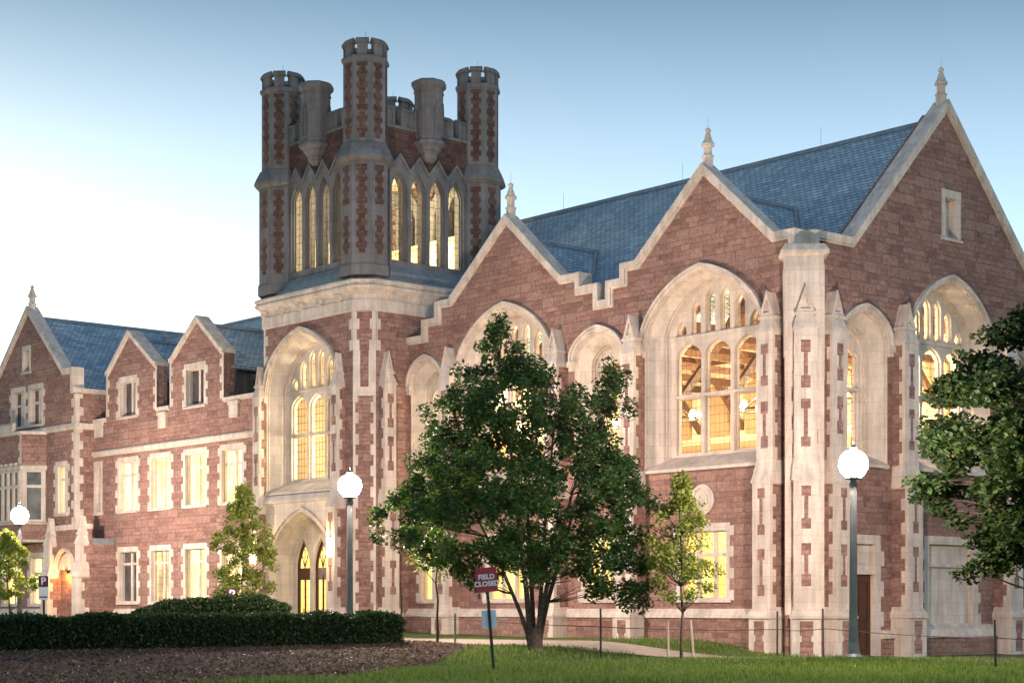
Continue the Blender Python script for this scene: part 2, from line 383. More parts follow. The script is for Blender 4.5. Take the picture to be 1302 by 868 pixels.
def quoins(mb, pl, a, sgn, z0, z1, wl=.34, ws=.16, h=.33, d0=-.02, d1=.12, ph=0, qc=True):
    z, k = z0, ph
    while z < z1 - .05:
        ww = (wl if k % 2 == 0 else ws) * random.uniform(.92, 1.08); zz = min(z + h, z1)
        mb.box(pl, min(a, a + sgn * ww), max(a, a + sgn * ww), z, zz - .004, d0 - random.uniform(0, .006), d1); z = zz; k += 1
    if qc: mb.cut()

def rect_window(pl, a0, a1, z0, z1, n, tran, pane='lit', d=.2, q=True, sill=True, lbl=None, head=.26, jam=.16):
    """mullioned and transomed stone window with toothed jambs"""
    mb = MB(); i0, i1, s0, s1 = a0 + jam, a1 - jam, z0 + .12, z1 - head
    mb.prism(pl, [[(a0, z0), (a1, z0), (a1, z1), (a0, z1)], [(i0, s0), (i1, s0), (i1, s1), (i0, s1)]], -.03, .12)
    lw = (i1 - i0 - .13 * (n - 1)) / n; holes, holes2 = [], []
    rows = [(s0 + .04, tran - .06), (tran + .06, s1 - .04)] if tran else [(s0 + .04, s1 - .04)]
    for i in range(n):
        x = i0 + i * (lw + .13)
        for y0, y1 in rows:
            holes.append([(x + .02, y0), (x + lw - .02, y0), (x + lw - .02, y1), (x + .02, y1)])
            holes2.append([(x - .01, y0 - .03), (x + lw + .01, y0 - .03), (x + lw + .01, y1 + .03), (x - .01, y1 + .03)])
    o = [(i0 - .1, s0 - .08), (i1 + .1, s0 - .08), (i1 + .1, s1 + .1), (i0 - .1, s1 + .1)]
    mb.prism(pl, [o] + holes, d, d + .14)
    mb.prism(pl, [[(i0 - .002, s0), (i1 + .002, s0), (i1 + .002, s1), (i0 - .002, s1)], [(i0 + .04, s0 + .03), (i1 - .04, s0 + .03), (i1 - .04, s1 - .03), (i0 + .04, s1 - .03)]], .122, d - .001)
    if sill: mb.sweep_a(pl, [(-.10, z0 - .02), (-.10, z0 + .05), (.0, z0 + .125), (.11, z0 + .125), (.11, z0 - .02)], a0 - .05, a1 + .05)
    if q:
        quoins(mb, pl, a0 + .01, -1, z0 + .05, z1 - head * .4, .20, .02, .36, -.026, .08); quoins(mb, pl, a1 - .01, 1, z0 + .05, z1 - head * .4, .20, .02, .36, -.026, .08)
    wdw = mb.build('window', 'stone', BLD)
    if lbl: wdw['label'] = lbl
    g = MB(); g.add([pl(a, z, d + .08) for a, z in ((i0, s0), (i1, s0), (i1, s1), (i0, s1))], [(0, 1, 2, 3)]); g.build('pane', pane, wdw)
    return [(a0 + .03, z0 + .03), (a1 - .03, z0 + .03), (a1 - .03, z1 - .03), (a0 + .03, z1 - .03)]

def dumbbell(mb, pl, c, z0, z1, w=.30, nk=.12, sq=.36, d=-.004, d1=.05):
    mb.prism(pl, [(c - w/2, z0), (c + w/2, z0), (c + w/2, z0 + sq), (c + nk/2, z0 + sq), (c + nk/2, z1 - sq), (c + w/2, z1 - sq), (c + w/2, z1), (c - w/2, z1), (c - w/2, z1 - sq), (c - nk/2, z1 - sq), (c - nk/2, z0 + sq), (c - w/2, z0 + sq)], d, d1); mb.cut()

def gablet(mb, pl, c, w, z0, zt, d0):
    """steep little gabled cap of a buttress, triangular sunk front"""
    mb.prism(pl, [[(c - w/2, z0), (c + w/2, z0), (c, zt)], [(c - w*.27, z0 + .1), (c + w*.27, z0 + .1), (c, z0 + .1 + (zt - z0) * .56)]], d0 - .04, d0 + .05)
    mb.prism(pl, [(c - w/2 + .02, z0), (c + w/2 - .02, z0), (c, zt - .03)], d0 + .05, .04)
    mb.box(pl, c - w/2 - .04, c + w/2 + .04, z0 - .10, z0, d0 - .07, .04)

def buttress(pl, c, w, d, zt, zlow=5.7, base=-.5, inlay=True, lower=.16, plinth=True):
    mb = MB(); g0 = zt - .82; s0 = g0 - .10; s1 = s0 - .45; W = w; wu = w - .2
    gablet(mb, pl, c, wu, g0, zt, -(d - .12))
    r = lambda ww, dd, z: [pl(c - ww/2, z, -dd), pl(c + ww/2, z, -dd), pl(c + ww/2, z, .03), pl(c - ww/2, z, .03)]
    mb.loft([r(wu - .04, d - .10, s0), r(W, d + .04, s1 + .04), r(W, d + .04, s1)])
    mb.box(pl, c - W/2 + .03, c + W/2 - .03, zlow + .5, s1, -d, .03)
    dl = d + lower
    mb.loft([r(W - .06, d, zlow + .5), r(W + .04, d + lower * .5, zlow + .22), r(W + .04, d + lower * .5, zlow + .16), r(W + .02, d + lower * .5, zlow + .16), r(W + .08, dl + .04, zlow - .14), r(W + .08, dl + .04, zlow - .18)])
    mb.box(pl, c - W/2, c + W/2, 1.3 if plinth else base, zlow - .18, -dl, .03)
    if plinth:
        mb.loft([r(W, dl, 1.5), r(W + .06, dl + .05, 1.48), r(W + .06, dl + .05, 1.42), r(W + .10, dl + .08, 1.40), r(W + .22, dl + .17, 1.24), r(W + .22, dl + .17, 1.18)])
        mb.box(pl, c - W/2 - .06, c + W/2 + .06, base, 1.18, -dl - .1, .03)
    b = mb.build('buttress', 'stone', BLD)
    if inlay:
        q = MB(); f = lambda a, z, dd: pl(a, z, dd - d)
        z = s1 - .35
        for _ in range(9):
            L = random.choice((1.35, 1.5, 1.2))
            if z - L < zlow + .75: break
            dumbbell(q, f, c, z - L, z, .30, .13, random.uniform(.3, .42)); z -= L + random.choice((.35, .5))
        f2 = lambda a, z, dd: pl(a, z, dd - dl); z = zlow - .35
        for _ in range(5):
            L = random.choice((1.35, 1.5))
            if z - L < 1.6: break
            dumbbell(q, f2, c, z - L, z, .30, .13, random.uniform(.3, .42)); z -= L + .45
        if plinth:
            f3 = lambda a, z, dd: pl(a, z, dd - dl - .1); dumbbell(q, f3, c, .0, 1.1, .42, .30, .45)
        for sgn in (-1, 1):   # toothed red stone on the cheeks
            z = zlow + .55; k = 0
            while z < s1 - .1:
                dd = -d + (.12 if k % 2 else .24); a = c + sgn * (W/2 - .03)
                q.box(pl, min(a - .02*sgn, a + .004*sgn), max(a - .02*sgn, a + .004*sgn), z, min(z + .4, s1 - .05), dd, .02); z += .4; k += 1
            q.cut(); z = 1.55; k = 0
            while z < zlow - .3:
                dd = -dl + (.14 if k % 2 else .30); a = c + sgn * W/2
                q.box(pl, min(a - .02*sgn, a + .004*sgn), max(a - .02*sgn, a + .004*sgn), z, min(z + .4, zlow - .22), dd, .02); z += .4; k += 1
            q.cut()
        q.build_each('brick_inlay', 'masonry_fine', b)
    return b

def coping(pl, pts, th=.24, d0=-.14, d1=.5):
    """stone coping that follows a polyline of the wall top"""
    n = len(pts); up = []
    for i, (a, z) in enumerate(pts):
        ds = []
        if i > 0: ds.append(Vector((a - pts[i-1][0], z - pts[i-1][1])).normalized())
        if i < n - 1: ds.append(Vector((pts[i+1][0] - a, pts[i+1][1] - z)).normalized())
        nr = [Vector((-q.y, q.x)) for q in ds]; m = sum(nr, Vector((0, 0)));
        m = m / max(.35, m.length_squared) * len(nr) if len(nr) == 2 else m
        if len(nr) == 2: m = (nr[0] + nr[1]) / (1 + nr[0].dot(nr[1]))
        up.append(((a + m.x * th), (z + m.y * th)))
    mb = MB()
    for i in range(n - 1):
        mb.prism(pl, [pts[i], pts[i+1], up[i+1], up[i]], d0, d1)
        lo = [(p[0] + (q[0]-p[0]) * -.28, p[1] + (q[1]-p[1]) * -.28) for p, q in ((pts[i], up[i]), (pts[i+1], up[i+1]))]
        mb.prism(pl, [lo[0], lo[1], pts[i+1], pts[i]], d0 + .07, d0 + .16)
    return mb.build('gable_coping', 'stone', BLD)

def finial(x, y, z):
    mb = MB(); q = lambda h: z + h * .64
    mb.lathe(x, y, [(.19, q(-.5)), (.19, q(.18)), (.22, q(.2)), (.22, q(.26)), (.15, q(.3)), (.15, q(.72)), (.23, q(.78)), (.24, q(.88)), (.18, q(.98)), (.08, q(1.42)), (.06, q(1.46))], 8, R(22.5))
    mb.lathe(x, y, [(.03, q(1.44)), (.08, q(1.48)), (.11, q(1.58)), (.08, q(1.67)), (.02, q(1.72))], 10)
    mb.tube([(x, y, q(1.7)), (x, y, q(2.3))], [.012, .008], 4)
    return mb.build('finial', 'stone', BLD)

def wall(pl, outl, holes, d0=0, d1=1.0, mat='masonry'):
    mb = MB(); mb.prism(pl, [outl] + holes, d0, d1); return mb.build('wall', mat, BLD)

# ------------------------------------------------------------------ the great hall
HF, HG = F(0), G(0)
C1, C2 = 4.40, 14.55
holes = []
for c, lbl in ((C1, 'large arched window nearest the corner, chandeliers glowing inside'), (C2, 'large arched window half hidden by the birch')):
    holes.append(arch_window(HF, c, 2.72, 2.14, 10.5, 2.38, 10.7, 1.9, 6.75, 3, 1.34, 1.07, 8.8, 10.82, lbl=lbl))
for c, h in ((9.45, 1.22), (19.35, .98)):
    holes.append(arch_window(HF, c, h, h * .62, 10.55, .85, 10.2, .62, 6.75, 1, 1, h * 1.0, 8.8, None))
def ground_win(pl, c, n, pane, z0=1.72, z1=4.35):
    wd = n * .58 + (n - 1) * .13 + .42
    return rect_window(pl, c - wd/2, c + wd/2, z0, z1, n, 3.3, pane)
holes += [ground_win(HF, 4.35, 3, 'lit_yellow'), ground_win(HF, 9.45, 2, 'lit_yellow'), ground_win(HF, 14.5, 3, 'lit_yellow'), ground_win(HF, 19.3, 1, 'lit_yellow')]
top = [(.0, 12.45), (.52, 12.45), (.52, 13.38), (1.25, 13.38), (4.32, 16.12), (7.42, 13.38), (8.0, 13.38), (8.0, 12.86), (8.72, 12.86), (8.72, 12.22), (9.6, 12.22),
       (9.6, 12.86), (10.55, 12.86), (10.55, 13.38), (11.4, 13.38), (14.45, 16.08), (17.75, 13.38), (18.45, 13.38), (18.45, 12.75), (19.3, 12.75), (19.3, 12.15), (20.52, 12.15)]
wall(HF, [(0, -.6)] + [(20.52, -.6)] + top[::-1], holes)
coping(HF, top[1:])
finial(.2, 4.32, 16.55); finial(.2, 14.45, 16.5)
# gable end
GC, GW = 7.55, 7.8
gholes = [arch_window(HG, GW, 2.36, 1.96, 10.45, 2.35, 10.66, 1.82, 6.75, 3, 1.23, .97, 8.8, 10.75, lbl='large arched window in the gable end beside the maple')]
for c in (3.05, 12.5):
    gholes.append(arch_window(HG, c, 1.22, .76, 10.35, .95, 10.0, .72, 6.75, 1, 1, 1.22, 8.8, None))
gtop = [(1.0, 12.45), (.99, 13.34), (2.42, 13.34), (7.55, 18.7), (12.7, 13.34), (14.3, 13.34), (14.3, 12.45), (15.1, 12.45)]
slit = rect_window(HG, 7.3, 8.4, 14.2, 15.95, 1, None, 'stone_plain', .22, False, True, 'blind slit window high in the big gable', .28, .2)
door_h = [(2.2, -.6), (3.66, -.6), (3.66, 3.68), (2.2, 3.68)]
blind_h = [(6.5, .95), (9.2, .95), (9.2, 3.75), (6.5, 3.75)]
wall(HG, [(1.0, -.6)] + [(15.1, -.6)] + gtop[::-1], gholes + [slit, door_h, blind_h])
coping(HG, [(.62, 12.45), (.62, 13.34)] + gtop[2:])
finial(GC, .2, 19.1)
wall(FB(15.1), [(1.0, -.6), (20.5, -.6), (20.5, 11.4), (1.0, 11.4)], [], 0, .5)
# blind stone window of the gable end
mb = MB(); mb.box(HG, 6.48, 9.22, .93, 3.77, .22, .4); mb.box(HG, 6.5, 9.2, 2.92, 3.04, .08, .22)
mb.prism(HG, [[(6.3, .85), (9.4, .85), (9.4, 3.98), (6.3, 3.98)], [(6.56, .98), (9.14, .98), (9.14, 3.70), (6.56, 3.70)]], -.03, .21)
quoins(mb, HG, 6.31, -1, .95, 3.9, .2, .02, .37, -.028, .1); quoins(mb, HG, 9.39, 1, .95, 3.9, .2, .02, .37, -.028, .1)
mb.sweep_a(HG, [(-.30, .52), (-.30, .58), (-.2, .80), (-.14, .80), (-.14, .88), (.0, .96), (.1, .96), (.1, .52)], 5.72, 10.2)
mb.build('blind_window', 'stone', BLD)
# side door
mb = MB(); mb.prism(HG, [[(1.98, -.3), (1.98, 3.92), (3.88, 3.92), (3.88, -.3), (3.62, -.3), (3.62, 3.62), (2.24, 3.62), (2.24, -.3)]], -.03, .3)
quoins(mb, HG, 1.99, -1, -.1, 3.6, .2, .03, .5, -.026, .1); quoins(mb, HG, 3.87, 1, -.1, 3.6, .2, .03, .5, -.026, .1)
mb.box(HG, 2.2, 3.66, 2.62, 2.76, .02, .3); mb.box(HG, 2.2, 3.66, 2.76, 3.66, .18, .32); mb.box(HG, 2.5, 3.36, 2.98, 3.45, .15, .18)
dr = MB(); dr.box(HG, 2.2, 3.66, -.35, 2.64, .18, .3)
for a0, a1 in ((2.36, 2.88), (2.98, 3.50)):
    for z0, z1 in ((.15, .95), (1.1, 2.45)): dr.prism(HG, [[(a0, z0), (a1, z0), (a1, z1), (a0, z1)], [(a0+.06, z0+.06), (a1-.06, z0+.06), (a1-.06, z1-.06), (a0+.06, z1-.06)]], .15, .18)
door = dr.build('door', 'door', BLD); door['label'] = 'dark brown panelled side door in the gable end'
mb.build('door_surround', 'stone', BLD)
hd = MB(); hd.tube([HG(3.38, .95, .14), HG(3.38, 1.25, .14)], [.02, .02], 6); hd.build('handle', 'iron', door)
# plinths
mb = MB(); pb = MB()
prof = [(.02, 1.5), (-.06, 1.48), (-.07, 1.42), (-.10, 1.40), (-.20, 1.24), (-.20, 1.18), (.02, 1.18)]
mb.sweep_a(HF, prof, 0, 20.5); pb.box(HF, -.02, 20.5, -.6, 1.18, -.12, .02)
mb.cut(); mb.sweep_a(HG, prof, .3, 1.96); mb.cut(); pb.box(HG, .3, 1.9, -.6, 1.18, -.12, .02)
mb.sweep_a(HG, [(.02, .78), (-.10, .76), (-.22, .58), (-.22, .50), (.02, .50)], 3.9, 4.7); mb.cut()
pb.box(HG, 3.9, 4.7, -.6, .5, -.14, .02); pb.box(HG, 5.4, 10.4, -.6, .52, -.2, .02); mb.sweep_a(HG, prof, 11.3, 15); pb.box(HG, 11.3, 15, -.6, 1.18, -.12, .02)
mb.build_each('plinth_moulding', 'stone', BLD); pb.build('plinth', 'masonry', BLD)
# round medallion over the ground window
mb = MB()
ring = lambda r: [(4.35 + r * math.cos(k * math.pi / 12), 5.15 + r * math.sin(k * math.pi / 12)) for k in range(24)]
mb.prism(HF, [ring(.52), ring(.40)], -.06, .03); mb.prism(HF, ring(.40), -.02, .03); mb.prism(HF, [ring(.24), ring(.16)], -.05, -.018); mb.build('medallion', 'stone', BLD)
# buttresses
for c in (1.17, 7.45, 11.40, 17.6): buttress(HF, c, .74, .55, 11.7)
for c in (1.17, 4.93, 10.8, 14.0): buttress(HG, c, .80, .52, 11.7)
# corner pier turned 45 degrees
s2 = math.sqrt(.5); DG = plane(0, 0, s2, -s2, s2, s2)
mb = MB(); mb.box(DG, -.60, .60, -.6, 9.6, -.34, .6); cp = mb.build('corner_pier', 'masonry_fine', BLD)
mb = MB(); quoins(mb, DG, -.61, 1, 1.3, 9.6, .30, .20, .45, -.345, -.2); quoins(mb, DG, .61, -1, 1.3, 9.6, .30, .20, .45, -.345, -.2, 1)
mb.loft([[DG(a * w_, z, d_) for a, d_ in ((-1, -dd), (1, -dd), (1, .62), (-1, .62))] for w_, dd, z in ((.62, .37, 9.5), (.62, .37, 12.3), (.60, .35, 12.42), (.60, .35, 12.62), (.76, .5, 12.7), (.76, .5, 12.8), (.62, .36, 13.02))])
mb.prism(DG, [(-.62, 9.5), (-.62, 8.7), (-.45, 8.7), (-.45, 9.0), (-.3, 9.0), (-.3, 9.5)], -.362, -.2); mb.prism(DG, [(.62, 9.5), (.62, 8.7), (.45, 8.7), (.45, 9.0), (.3, 9.0), (.3, 9.5)], -.362, -.2)
mb.build_each('quoin', 'stone', cp)
DG2 = plane(-.34 * s2, -.34 * s2, s2, -s2, s2, s2); buttress(DG2, 0, .78, .36, 11.65)
# roofs
def roof(pl, prof, a0, a1, mat, name='roof'):
    mb = MB(); mb.sweep_a(pl, prof, a0, a1); return mb.build(name, mat, BLD)
RG = F(0)
def slope(name, mat, drop, v0, apex, margin):
    """front slope of the main roof, cut open under the two cross roofs"""
    k = (18.42 - 11.55) / (GC - .75); P = lambda a, z, d: (z, a, 11.55 + (z - .75) * k - d)
    pts = [(.45, v0)]
    for c in (4.33, 14.5): pts += [(c - 3.5 + margin, v0), (c, apex), (c + 3.5 - margin, v0)]
    pts += [(27.2, v0), (27.2, GC), (.45, GC)]
    mb = MB(); mb.prism(P, pts, drop, drop + .22); return mb.build(name, mat, BLD)
rf = slope('roof', 'slate_long', 0, .75, 4.6, .15)
roof(RG, [(GC, 18.42), (14.35, 11.55), (14.35, 11.3), (GC, 18.12)], .45, 27.2, 'slate_long')
mb = MB(); mb.sweep_a(RG, [(GC - .13, 18.33), (GC, 18.52), (GC + .13, 18.33)], .45, 27.2); mb.build('ridge_cap', 'lead', rf)
for c in (4.33, 14.5):
    mb = MB(); X = lambda a, z, d: (d, a, z)
    mb.prism(X, [(c - 3.55, 12.1), (c, 15.58), (c + 3.55, 12.1), (c + 3.55, 11.9), (c, 15.38), (c - 3.55, 11.9)], .4, 4.85); r2 = mb.build('roof', 'slate_cross', BLD)
    mb = MB(); mb.prism(X, [(c - .12, 15.5), (c, 15.67), (c + .12, 15.5)], .4, 4.85); mb.build('ridge_cap', 'lead', r2)
    mb = MB()   # lead valleys where the cross roof dies into the main slope
    for sg in (-1, 1):
        p = [(.95, c + sg * 3.5, 12.17), (4.72, c, 15.62)]
        mb.tube([(x_ , y_, z_) for x_, y_, z_ in p], [.09, .09], 5)
    mb.build('valley', 'lead', r2)
mb = MB()
for a0, a1 in ((.5, 1.2), (7.6, 11.2), (17.8, 20.4)): mb.box(HF, a0, a1, 11.2, 11.5, .98, 1.4)
mb.build('gutter', 'lead', BLD)
for p in ((GC, 5.5, 18.5), (GC, 12.5, 18.5), (GC, 19.5, 18.5)):
    mb = MB(); mb.tube([p, (p[0], p[1], p[2] + .7)], [.007, .005], 4); mb.build('lightning_rod', 'iron', BLD)
# hall interior
mb = MB(); mb.box(F(0), 1.05, 20.4, 5.7, 6.0, 1.02, 14.6); mb.build('interior_floor', 'panelling', BLD)
mb = MB(); mb.box(F(13.2), 1.05, 20.4, 8.6, 12.0, 0, .2); mb.prism(G(20.2), [(1.0, 8.6), (13.9, 8.6), (13.9, 11.3), (GC, 17.8), (1.0, 11.2)], 0, .2); mb.build('interior_wall', 'plaster', BLD)
mb = MB(); mb.box(F(13.0), 1.05, 20.2, 6.0, 8.6, 0, .2); mb.box(G(20.0), 1.0, 13.0, 6.0, 8.6, 0, .2)
for k in range(9): mb.box(F(12.9), 1.8 + k * 2.2, 2.9 + k * 2.2, 6.1, 8.3, 0, .1)
mb.build('panelling', 'panelling', BLD)
mb = MB()
for k in range(9):   # arched openings in the back wall, bright alcoves
    mb.prism(F(13.05), opening(2.2 + k * 2.25, .62, 10.6, .6, 8.9), -.05, .2)
mb.build('alcove', 'panelling', BLD)
slope('ceiling', 'timber', .3, 1.1, 4.5, 0)
mb = MB(); mb.sweep_a(F(0), [(GC, 18.0), (14.0, 11.3), (14.0, 11.2), (GC, 17.9)], 1.05, 20.3); mb.build('ceiling', 'timber', BLD)
for u in (1.9, 4.4, 6.9, 9.4, 11.9, 14.4, 16.9, 19.4):
    mb = MB(); X = lambda a, z, d: (a, d, z)
    mb.box(X, 1.1, 14, 10.9, 11.15, u - .12, u + .12)
    for sg in (-1, 1):
        mb.prism(X, [(GC + sg * 6.3, 11.1), (GC + sg * 6.0, 11.1), (GC + sg * .05, 17.4), (GC + sg * .05, 17.85)], u - .13, u + .13)
        mb.prism(X, [(GC + sg * 6.4, 8.6), (GC + sg * 6.1, 8.6), (GC + sg * 3.9, 10.9), (GC + sg * 4.2, 10.95)], u - .09, u + .09)
        mb.prism(X, [(GC + sg * .1, 15.3), (GC + sg * .1, 15.0), (GC + sg * 3.4, 11.15), (GC + sg * 3.6, 11.2)], u - .09, u + .09)
    mb.build('roof_truss', 'timber', BLD)
def plight(name, v, u, z, watts, col=(1, .85, .60), r=.25):
    L = bpy.data.lights.new(name, 'POINT'); L.energy = watts; L.color = col; L.shadow_soft_size = r
    o = bpy.data.objects.new(name, L); COL.objects.link(o); o.location = world(v, u, z); return o
def chandelier(v, u, z, label, n=8, r=.85, top=11.0):
    p = world(v, u, z); t = thing('chandelier', label, 'chandelier', p, ANG, 'chandeliers hanging in the lit hall')
    mb = MB(); mb.tube([(r * math.cos(k * math.pi / 8), r * math.sin(k * math.pi / 8), 0) for k in range(17)], [.035] * 17, 6)
    for k in range(4): mb.tube([(0, 0, .55), (r * math.cos(k * math.pi / 2), r * math.sin(k * math.pi / 2), .02)], [.015, .015], 5)
    mb.tube([(0, 0, .5), (0, 0, top - z)], [.02, .02], 5); mb.build('ring', 'iron', t)
    for k in range(n):
        b = MB(); a = 2 * math.pi * k / n; b.lathe(r * math.cos(a), r * math.sin(a), [(.02, .0), (.08, .06), (.11, .16), (.08, .26), (.02, .3)], 8); b.build('globe', 'bulb', t)
    plight('chandelier_light', v, u, z + .75, HALL_W, r=.35)
chandelier(5.2, 2.6, 8.7, 'ring chandelier glowing behind the right light of the large arched window nearest the corner')
chandelier(5.2, 6.4, 8.7, 'ring chandelier glowing behind the middle light of the large arched window nearest the corner')
chandelier(5.2, 10.6, 8.7, 'ring chandelier glowing through the small arched window right of the birch')
chandelier(5.2, 14.8, 8.7, 'ring chandelier seen through birch leaves inside the middle large arched window')
chandelier(4.4, 18.6, 8.7, 'ring chandelier nearest the tower, inside the hall behind the birch')
chandelier(10.2, 4.0, 8.7, 'rear ring chandelier glowing in the gable end window beside the maple')
chandelier(10.2, 9.4, 8.7, 'rear ring chandelier deep in the hall left of the corner')

# ------------------------------------------------------------------ the tower
TF, TG = F(-2.3), G(20.5)
U0, U1, V1 = 20.5, 28.2, 5.4
CH = .66
TC = 24.75
th = [arch_window(TF, TC, 2.62, 2.06, 10.5, 2.4, 10.5, 1.95, 6.85, 3, 1.29, 1.02, 8.76, 10.6, lbl='tall arched window over the tower entrance')]
EN = (24.72, 2.35, 3.35, 2.15)
th.append(opening(*EN, -.55, 12, .3))
wall(TF, [(U0 + CH, -.6), (U1 - CH, -.6), (U1 - CH, 13.4), (U0 + CH, 13.4)], th)
wall(TG, [(-2.3 + CH, -.6), (V1, -.6), (V1, 13.4), (-2.3 + CH, 13.4)], [], 0, .6)
wall(GB(U1), [(-2.3 + CH, -.6), (V1, -.6), (V1, 13.4), (-2.3 + CH, 13.4)], [], 0, .6)
wall(FB(V1), [(U0 + .6, -.6), (U1 - .6, -.6), (U1 - .6, 13.4), (U0 + .6, 13.4)], [], 0, .6)
mb = MB()
for pts in ([(-2.3, U0 + CH), (-2.3 + CH, U0), (-2.3 + CH, U0 + CH)], [(-2.3, U1 - CH), (-2.3 + CH, U1 - CH), (-2.3 + CH, U1)]):
    mb.loft([[(x, y, z) for x, y in pts] for z in (-.6, 13.4)])
mb.build('wall', 'masonry_fine', BLD)
# limestone entrance front
mb = MB(); z1 = 6.2
mb.prism(TF, [[(22.05, -.5), (27.42, -.5), (27.42, z1), (22.05, z1)], opening(*EN, -.48, 12, .3)], -.07, .02)
mb.sweep_a(TF, [(-.07, 5.86), (-.2, 5.9), (-.2, 6.0), (-.07, 6.22), (.05, 6.22), (.05, 5.86)], 22.0, 27.47)
quoins(mb, TF, 22.05, -1, 0, 10.6, .22, .04, .36, -.03, .1); quoins(mb, TF, 27.42, 1, 0, 10.6, .22, .04, .36, -.03, .1)
rings = []
for t, d in [(0, -.08), (.08, -.08), (.08, .0), (.14, .02), (.7, .75), (.7, .82), (.8, .84), (.8, .9), (1, .95)]:
    hw, sp, ri = 2.35 + (2.0 - 2.35) * t, 3.35 + .02 * t, 2.15 - .3 * t
    rings.append([TF(a, z, d) for a, z in opening(24.72, hw, sp, ri, -.5, 12, .3)])
mb.loft(rings, closed=False, caps=False)
dh = []
for k in (-1, 0, 1): dh.append([(24.72 + k * 1.32 - .54, -.45)] + arch(24.72 + k * 1.32, .54, 3.25, 1.2, 8, .5) + [(24.72 + k * 1.32 + .54, -.45)])
mb.prism(TF, [opening(24.72, 2.2, 3.3, 2.0, -.5, 12, .3)] + dh, .93, 1.15)
for k in (-.5, .5): mb.prism(TF, [(24.72 + k * 1.32 - .2, 4.5), (24.72 + k * 1.32 + .2, 4.5), (24.72 + k * 1.32, 4.85)], .88, .93)
ent = mb.build('entrance_arch', 'stone_plain', BLD)
hmb = MB(); hood(hmb, TF, 24.72, 2.35, 3.35, 2.15, .2, .3); hmb.build('hood_mould', 'stone', ent)
for k in (-1, 0, 1):
    c = 24.72 + k * 1.32; d = MB()
    hl = [[(c - .38, 3.2)] + arch(c, .38, 3.3, .85, 6, .5) + [(c + .38, 3.2)]] + [[(c + s * .2 - .16, .95), (c + s * .2 + .17, .95), (c + s * .2 + .17, 2.7), (c + s * .2 - .17, 2.7)] for s in (-1, 1)]
    d.prism(TF, [[(c - .56, -.5)] + arch(c, .56, 3.25, 1.22, 8, .5) + [(c + .56, -.5)]] + hl, 1.05, 1.14)
    for s in (-1, 0, 1): d.tube([TF(c, 3.2, 1.05), TF(c + s * .22, 4.0 if s == 0 else 3.75, 1.05)], [.02, .02], 5)
    d.box(TF, c - .012, c + .012, -.3, 2.9, 1.03, 1.05)
    do = d.build('door', 'door', BLD); g = MB(); g.add([TF(a, z, 1.1) for a, z in [(c - .5, .8), (c + .5, .8), (c + .45, 4.2), (c - .45, 4.2)]], [(0, 1, 2, 3)]); g.build('pane', 'lit_yellow', do)
    hd = MB(); hd.tube([TF(c + .05, 1.2, 1.02), TF(c + .05, 1.5, 1.02)], [.018, .018], 6); hd.build('handle', 'iron', do)
# wall lanterns by the tower entrance
def lantern(pl, a, z, d, watts):
    mb = MB(); mb.tube([pl(a, z + .5, 0), pl(a, z + .55, d * .6), pl(a, z + .35, d)], [.02, .02, .02], 5)
    x, y, _ = pl(a, z, d); mb.lathe(x, y, [(.19, z + .28), (.03, z + .42)], 6); mb.lathe(x, y, [(.10, z - .26), (.10, z - .22)], 6)
    l = mb.build('lantern', 'iron', BLD); b = MB(); b.lathe(x, y, [(.10, z - .22), (.16, z + .28)], 6); b.build('pane', 'bulb', l)
    plight('lantern_light', x, y, z - .05, watts, (1, .68, .32), .3).location = world(*(lambda q: (q[0], q[1]))(pl(a, z, d - .35)), z)
lantern(TF, 21.95, 4.05, -.45, 60); lantern(TF, 27.62, 4.0, -.45, 60)
# tower buttresses
for c in (21.95, 27.62): buttress(TF, c, .56, .38, 11.75)
buttress(TG, -1.22, .62, .40, 11.75)
TD = plane(-2.3 + CH/2, U0 + CH/2, s2, -s2, s2, s2)
mb = MB(); quoins(mb, TD, -.46, 1, 11.75, 13.4, .26, .16, .42, -.03, .08); quoins(mb, TD, .46, -1, 11.75, 13.4, .26, .16, .42, -.03, .08)
quoins(mb, TF, U0 + CH, 1, 11.75, 13.4, .2, .06, .42, -.03, .08); quoins(mb, TG, -2.3 + CH, 1, 11.75, 13.4, .2, .06, .42, -.03, .08)
mb.box(TD, -.46, -.17, 10.3, 11.75, -.04, .1); mb.box(TD, .17, .46, 10.3, 11.75, -.04, .1); mb.box(TD, -.46, .46, 9.95, 10.3, -.05, .1)
quoins(mb, TD, -.46, 1, 1.3, 9.95, .22, .10, .42, -.03, .08); quoins(mb, TD, .46, -1, 1.3, 9.95, .22, .10, .42, -.03, .08, 1)
quoins(mb, TF, U1 - CH, -1, 11.75, 13.4, .3, .14, .42, -.03, .08); mb.build_each('quoin', 'stone', BLD)
# cornice and sloping skirt
def foot(o, ch, z): 
    a, b, c, d = -2.3 - o, V1 + o, U0 - o, U1 + o
    return [(a, c + ch, z), (a + ch, c, z), (b - ch, c, z), (b, c + ch, z), (b, d - ch, z), (b - ch, d, z), (a + ch, d, z), (a, d - ch, z)]
mb = MB(); mb.loft([foot(o, CH, z) for o, z in ((.0, 13.3), (.08, 13.34), (.08, 13.78), (.03, 13.80), (.03, 14.0), (.12, 14.06), (.28, 14.2), (.30, 14.3), (.22, 14.36), (.30, 14.42), (.30, 14.52), (.1, 14.62))]); cor = mb.build('cornice', 'stone', BLD)
mb = MB()
for k in range(5):
    for pl, a in ((TF, 22.0 + k * 1.35), (TG, -.9 + k * 1.35)): mb.box(pl, a - .13, a + .13, 13.82, 14.06, -.2, 0); mb.box(pl, a - .07, a + .07, 13.78, 13.86, -.24, 0); mb.cut()
mb.build_each('carved_boss', 'stone', cor)
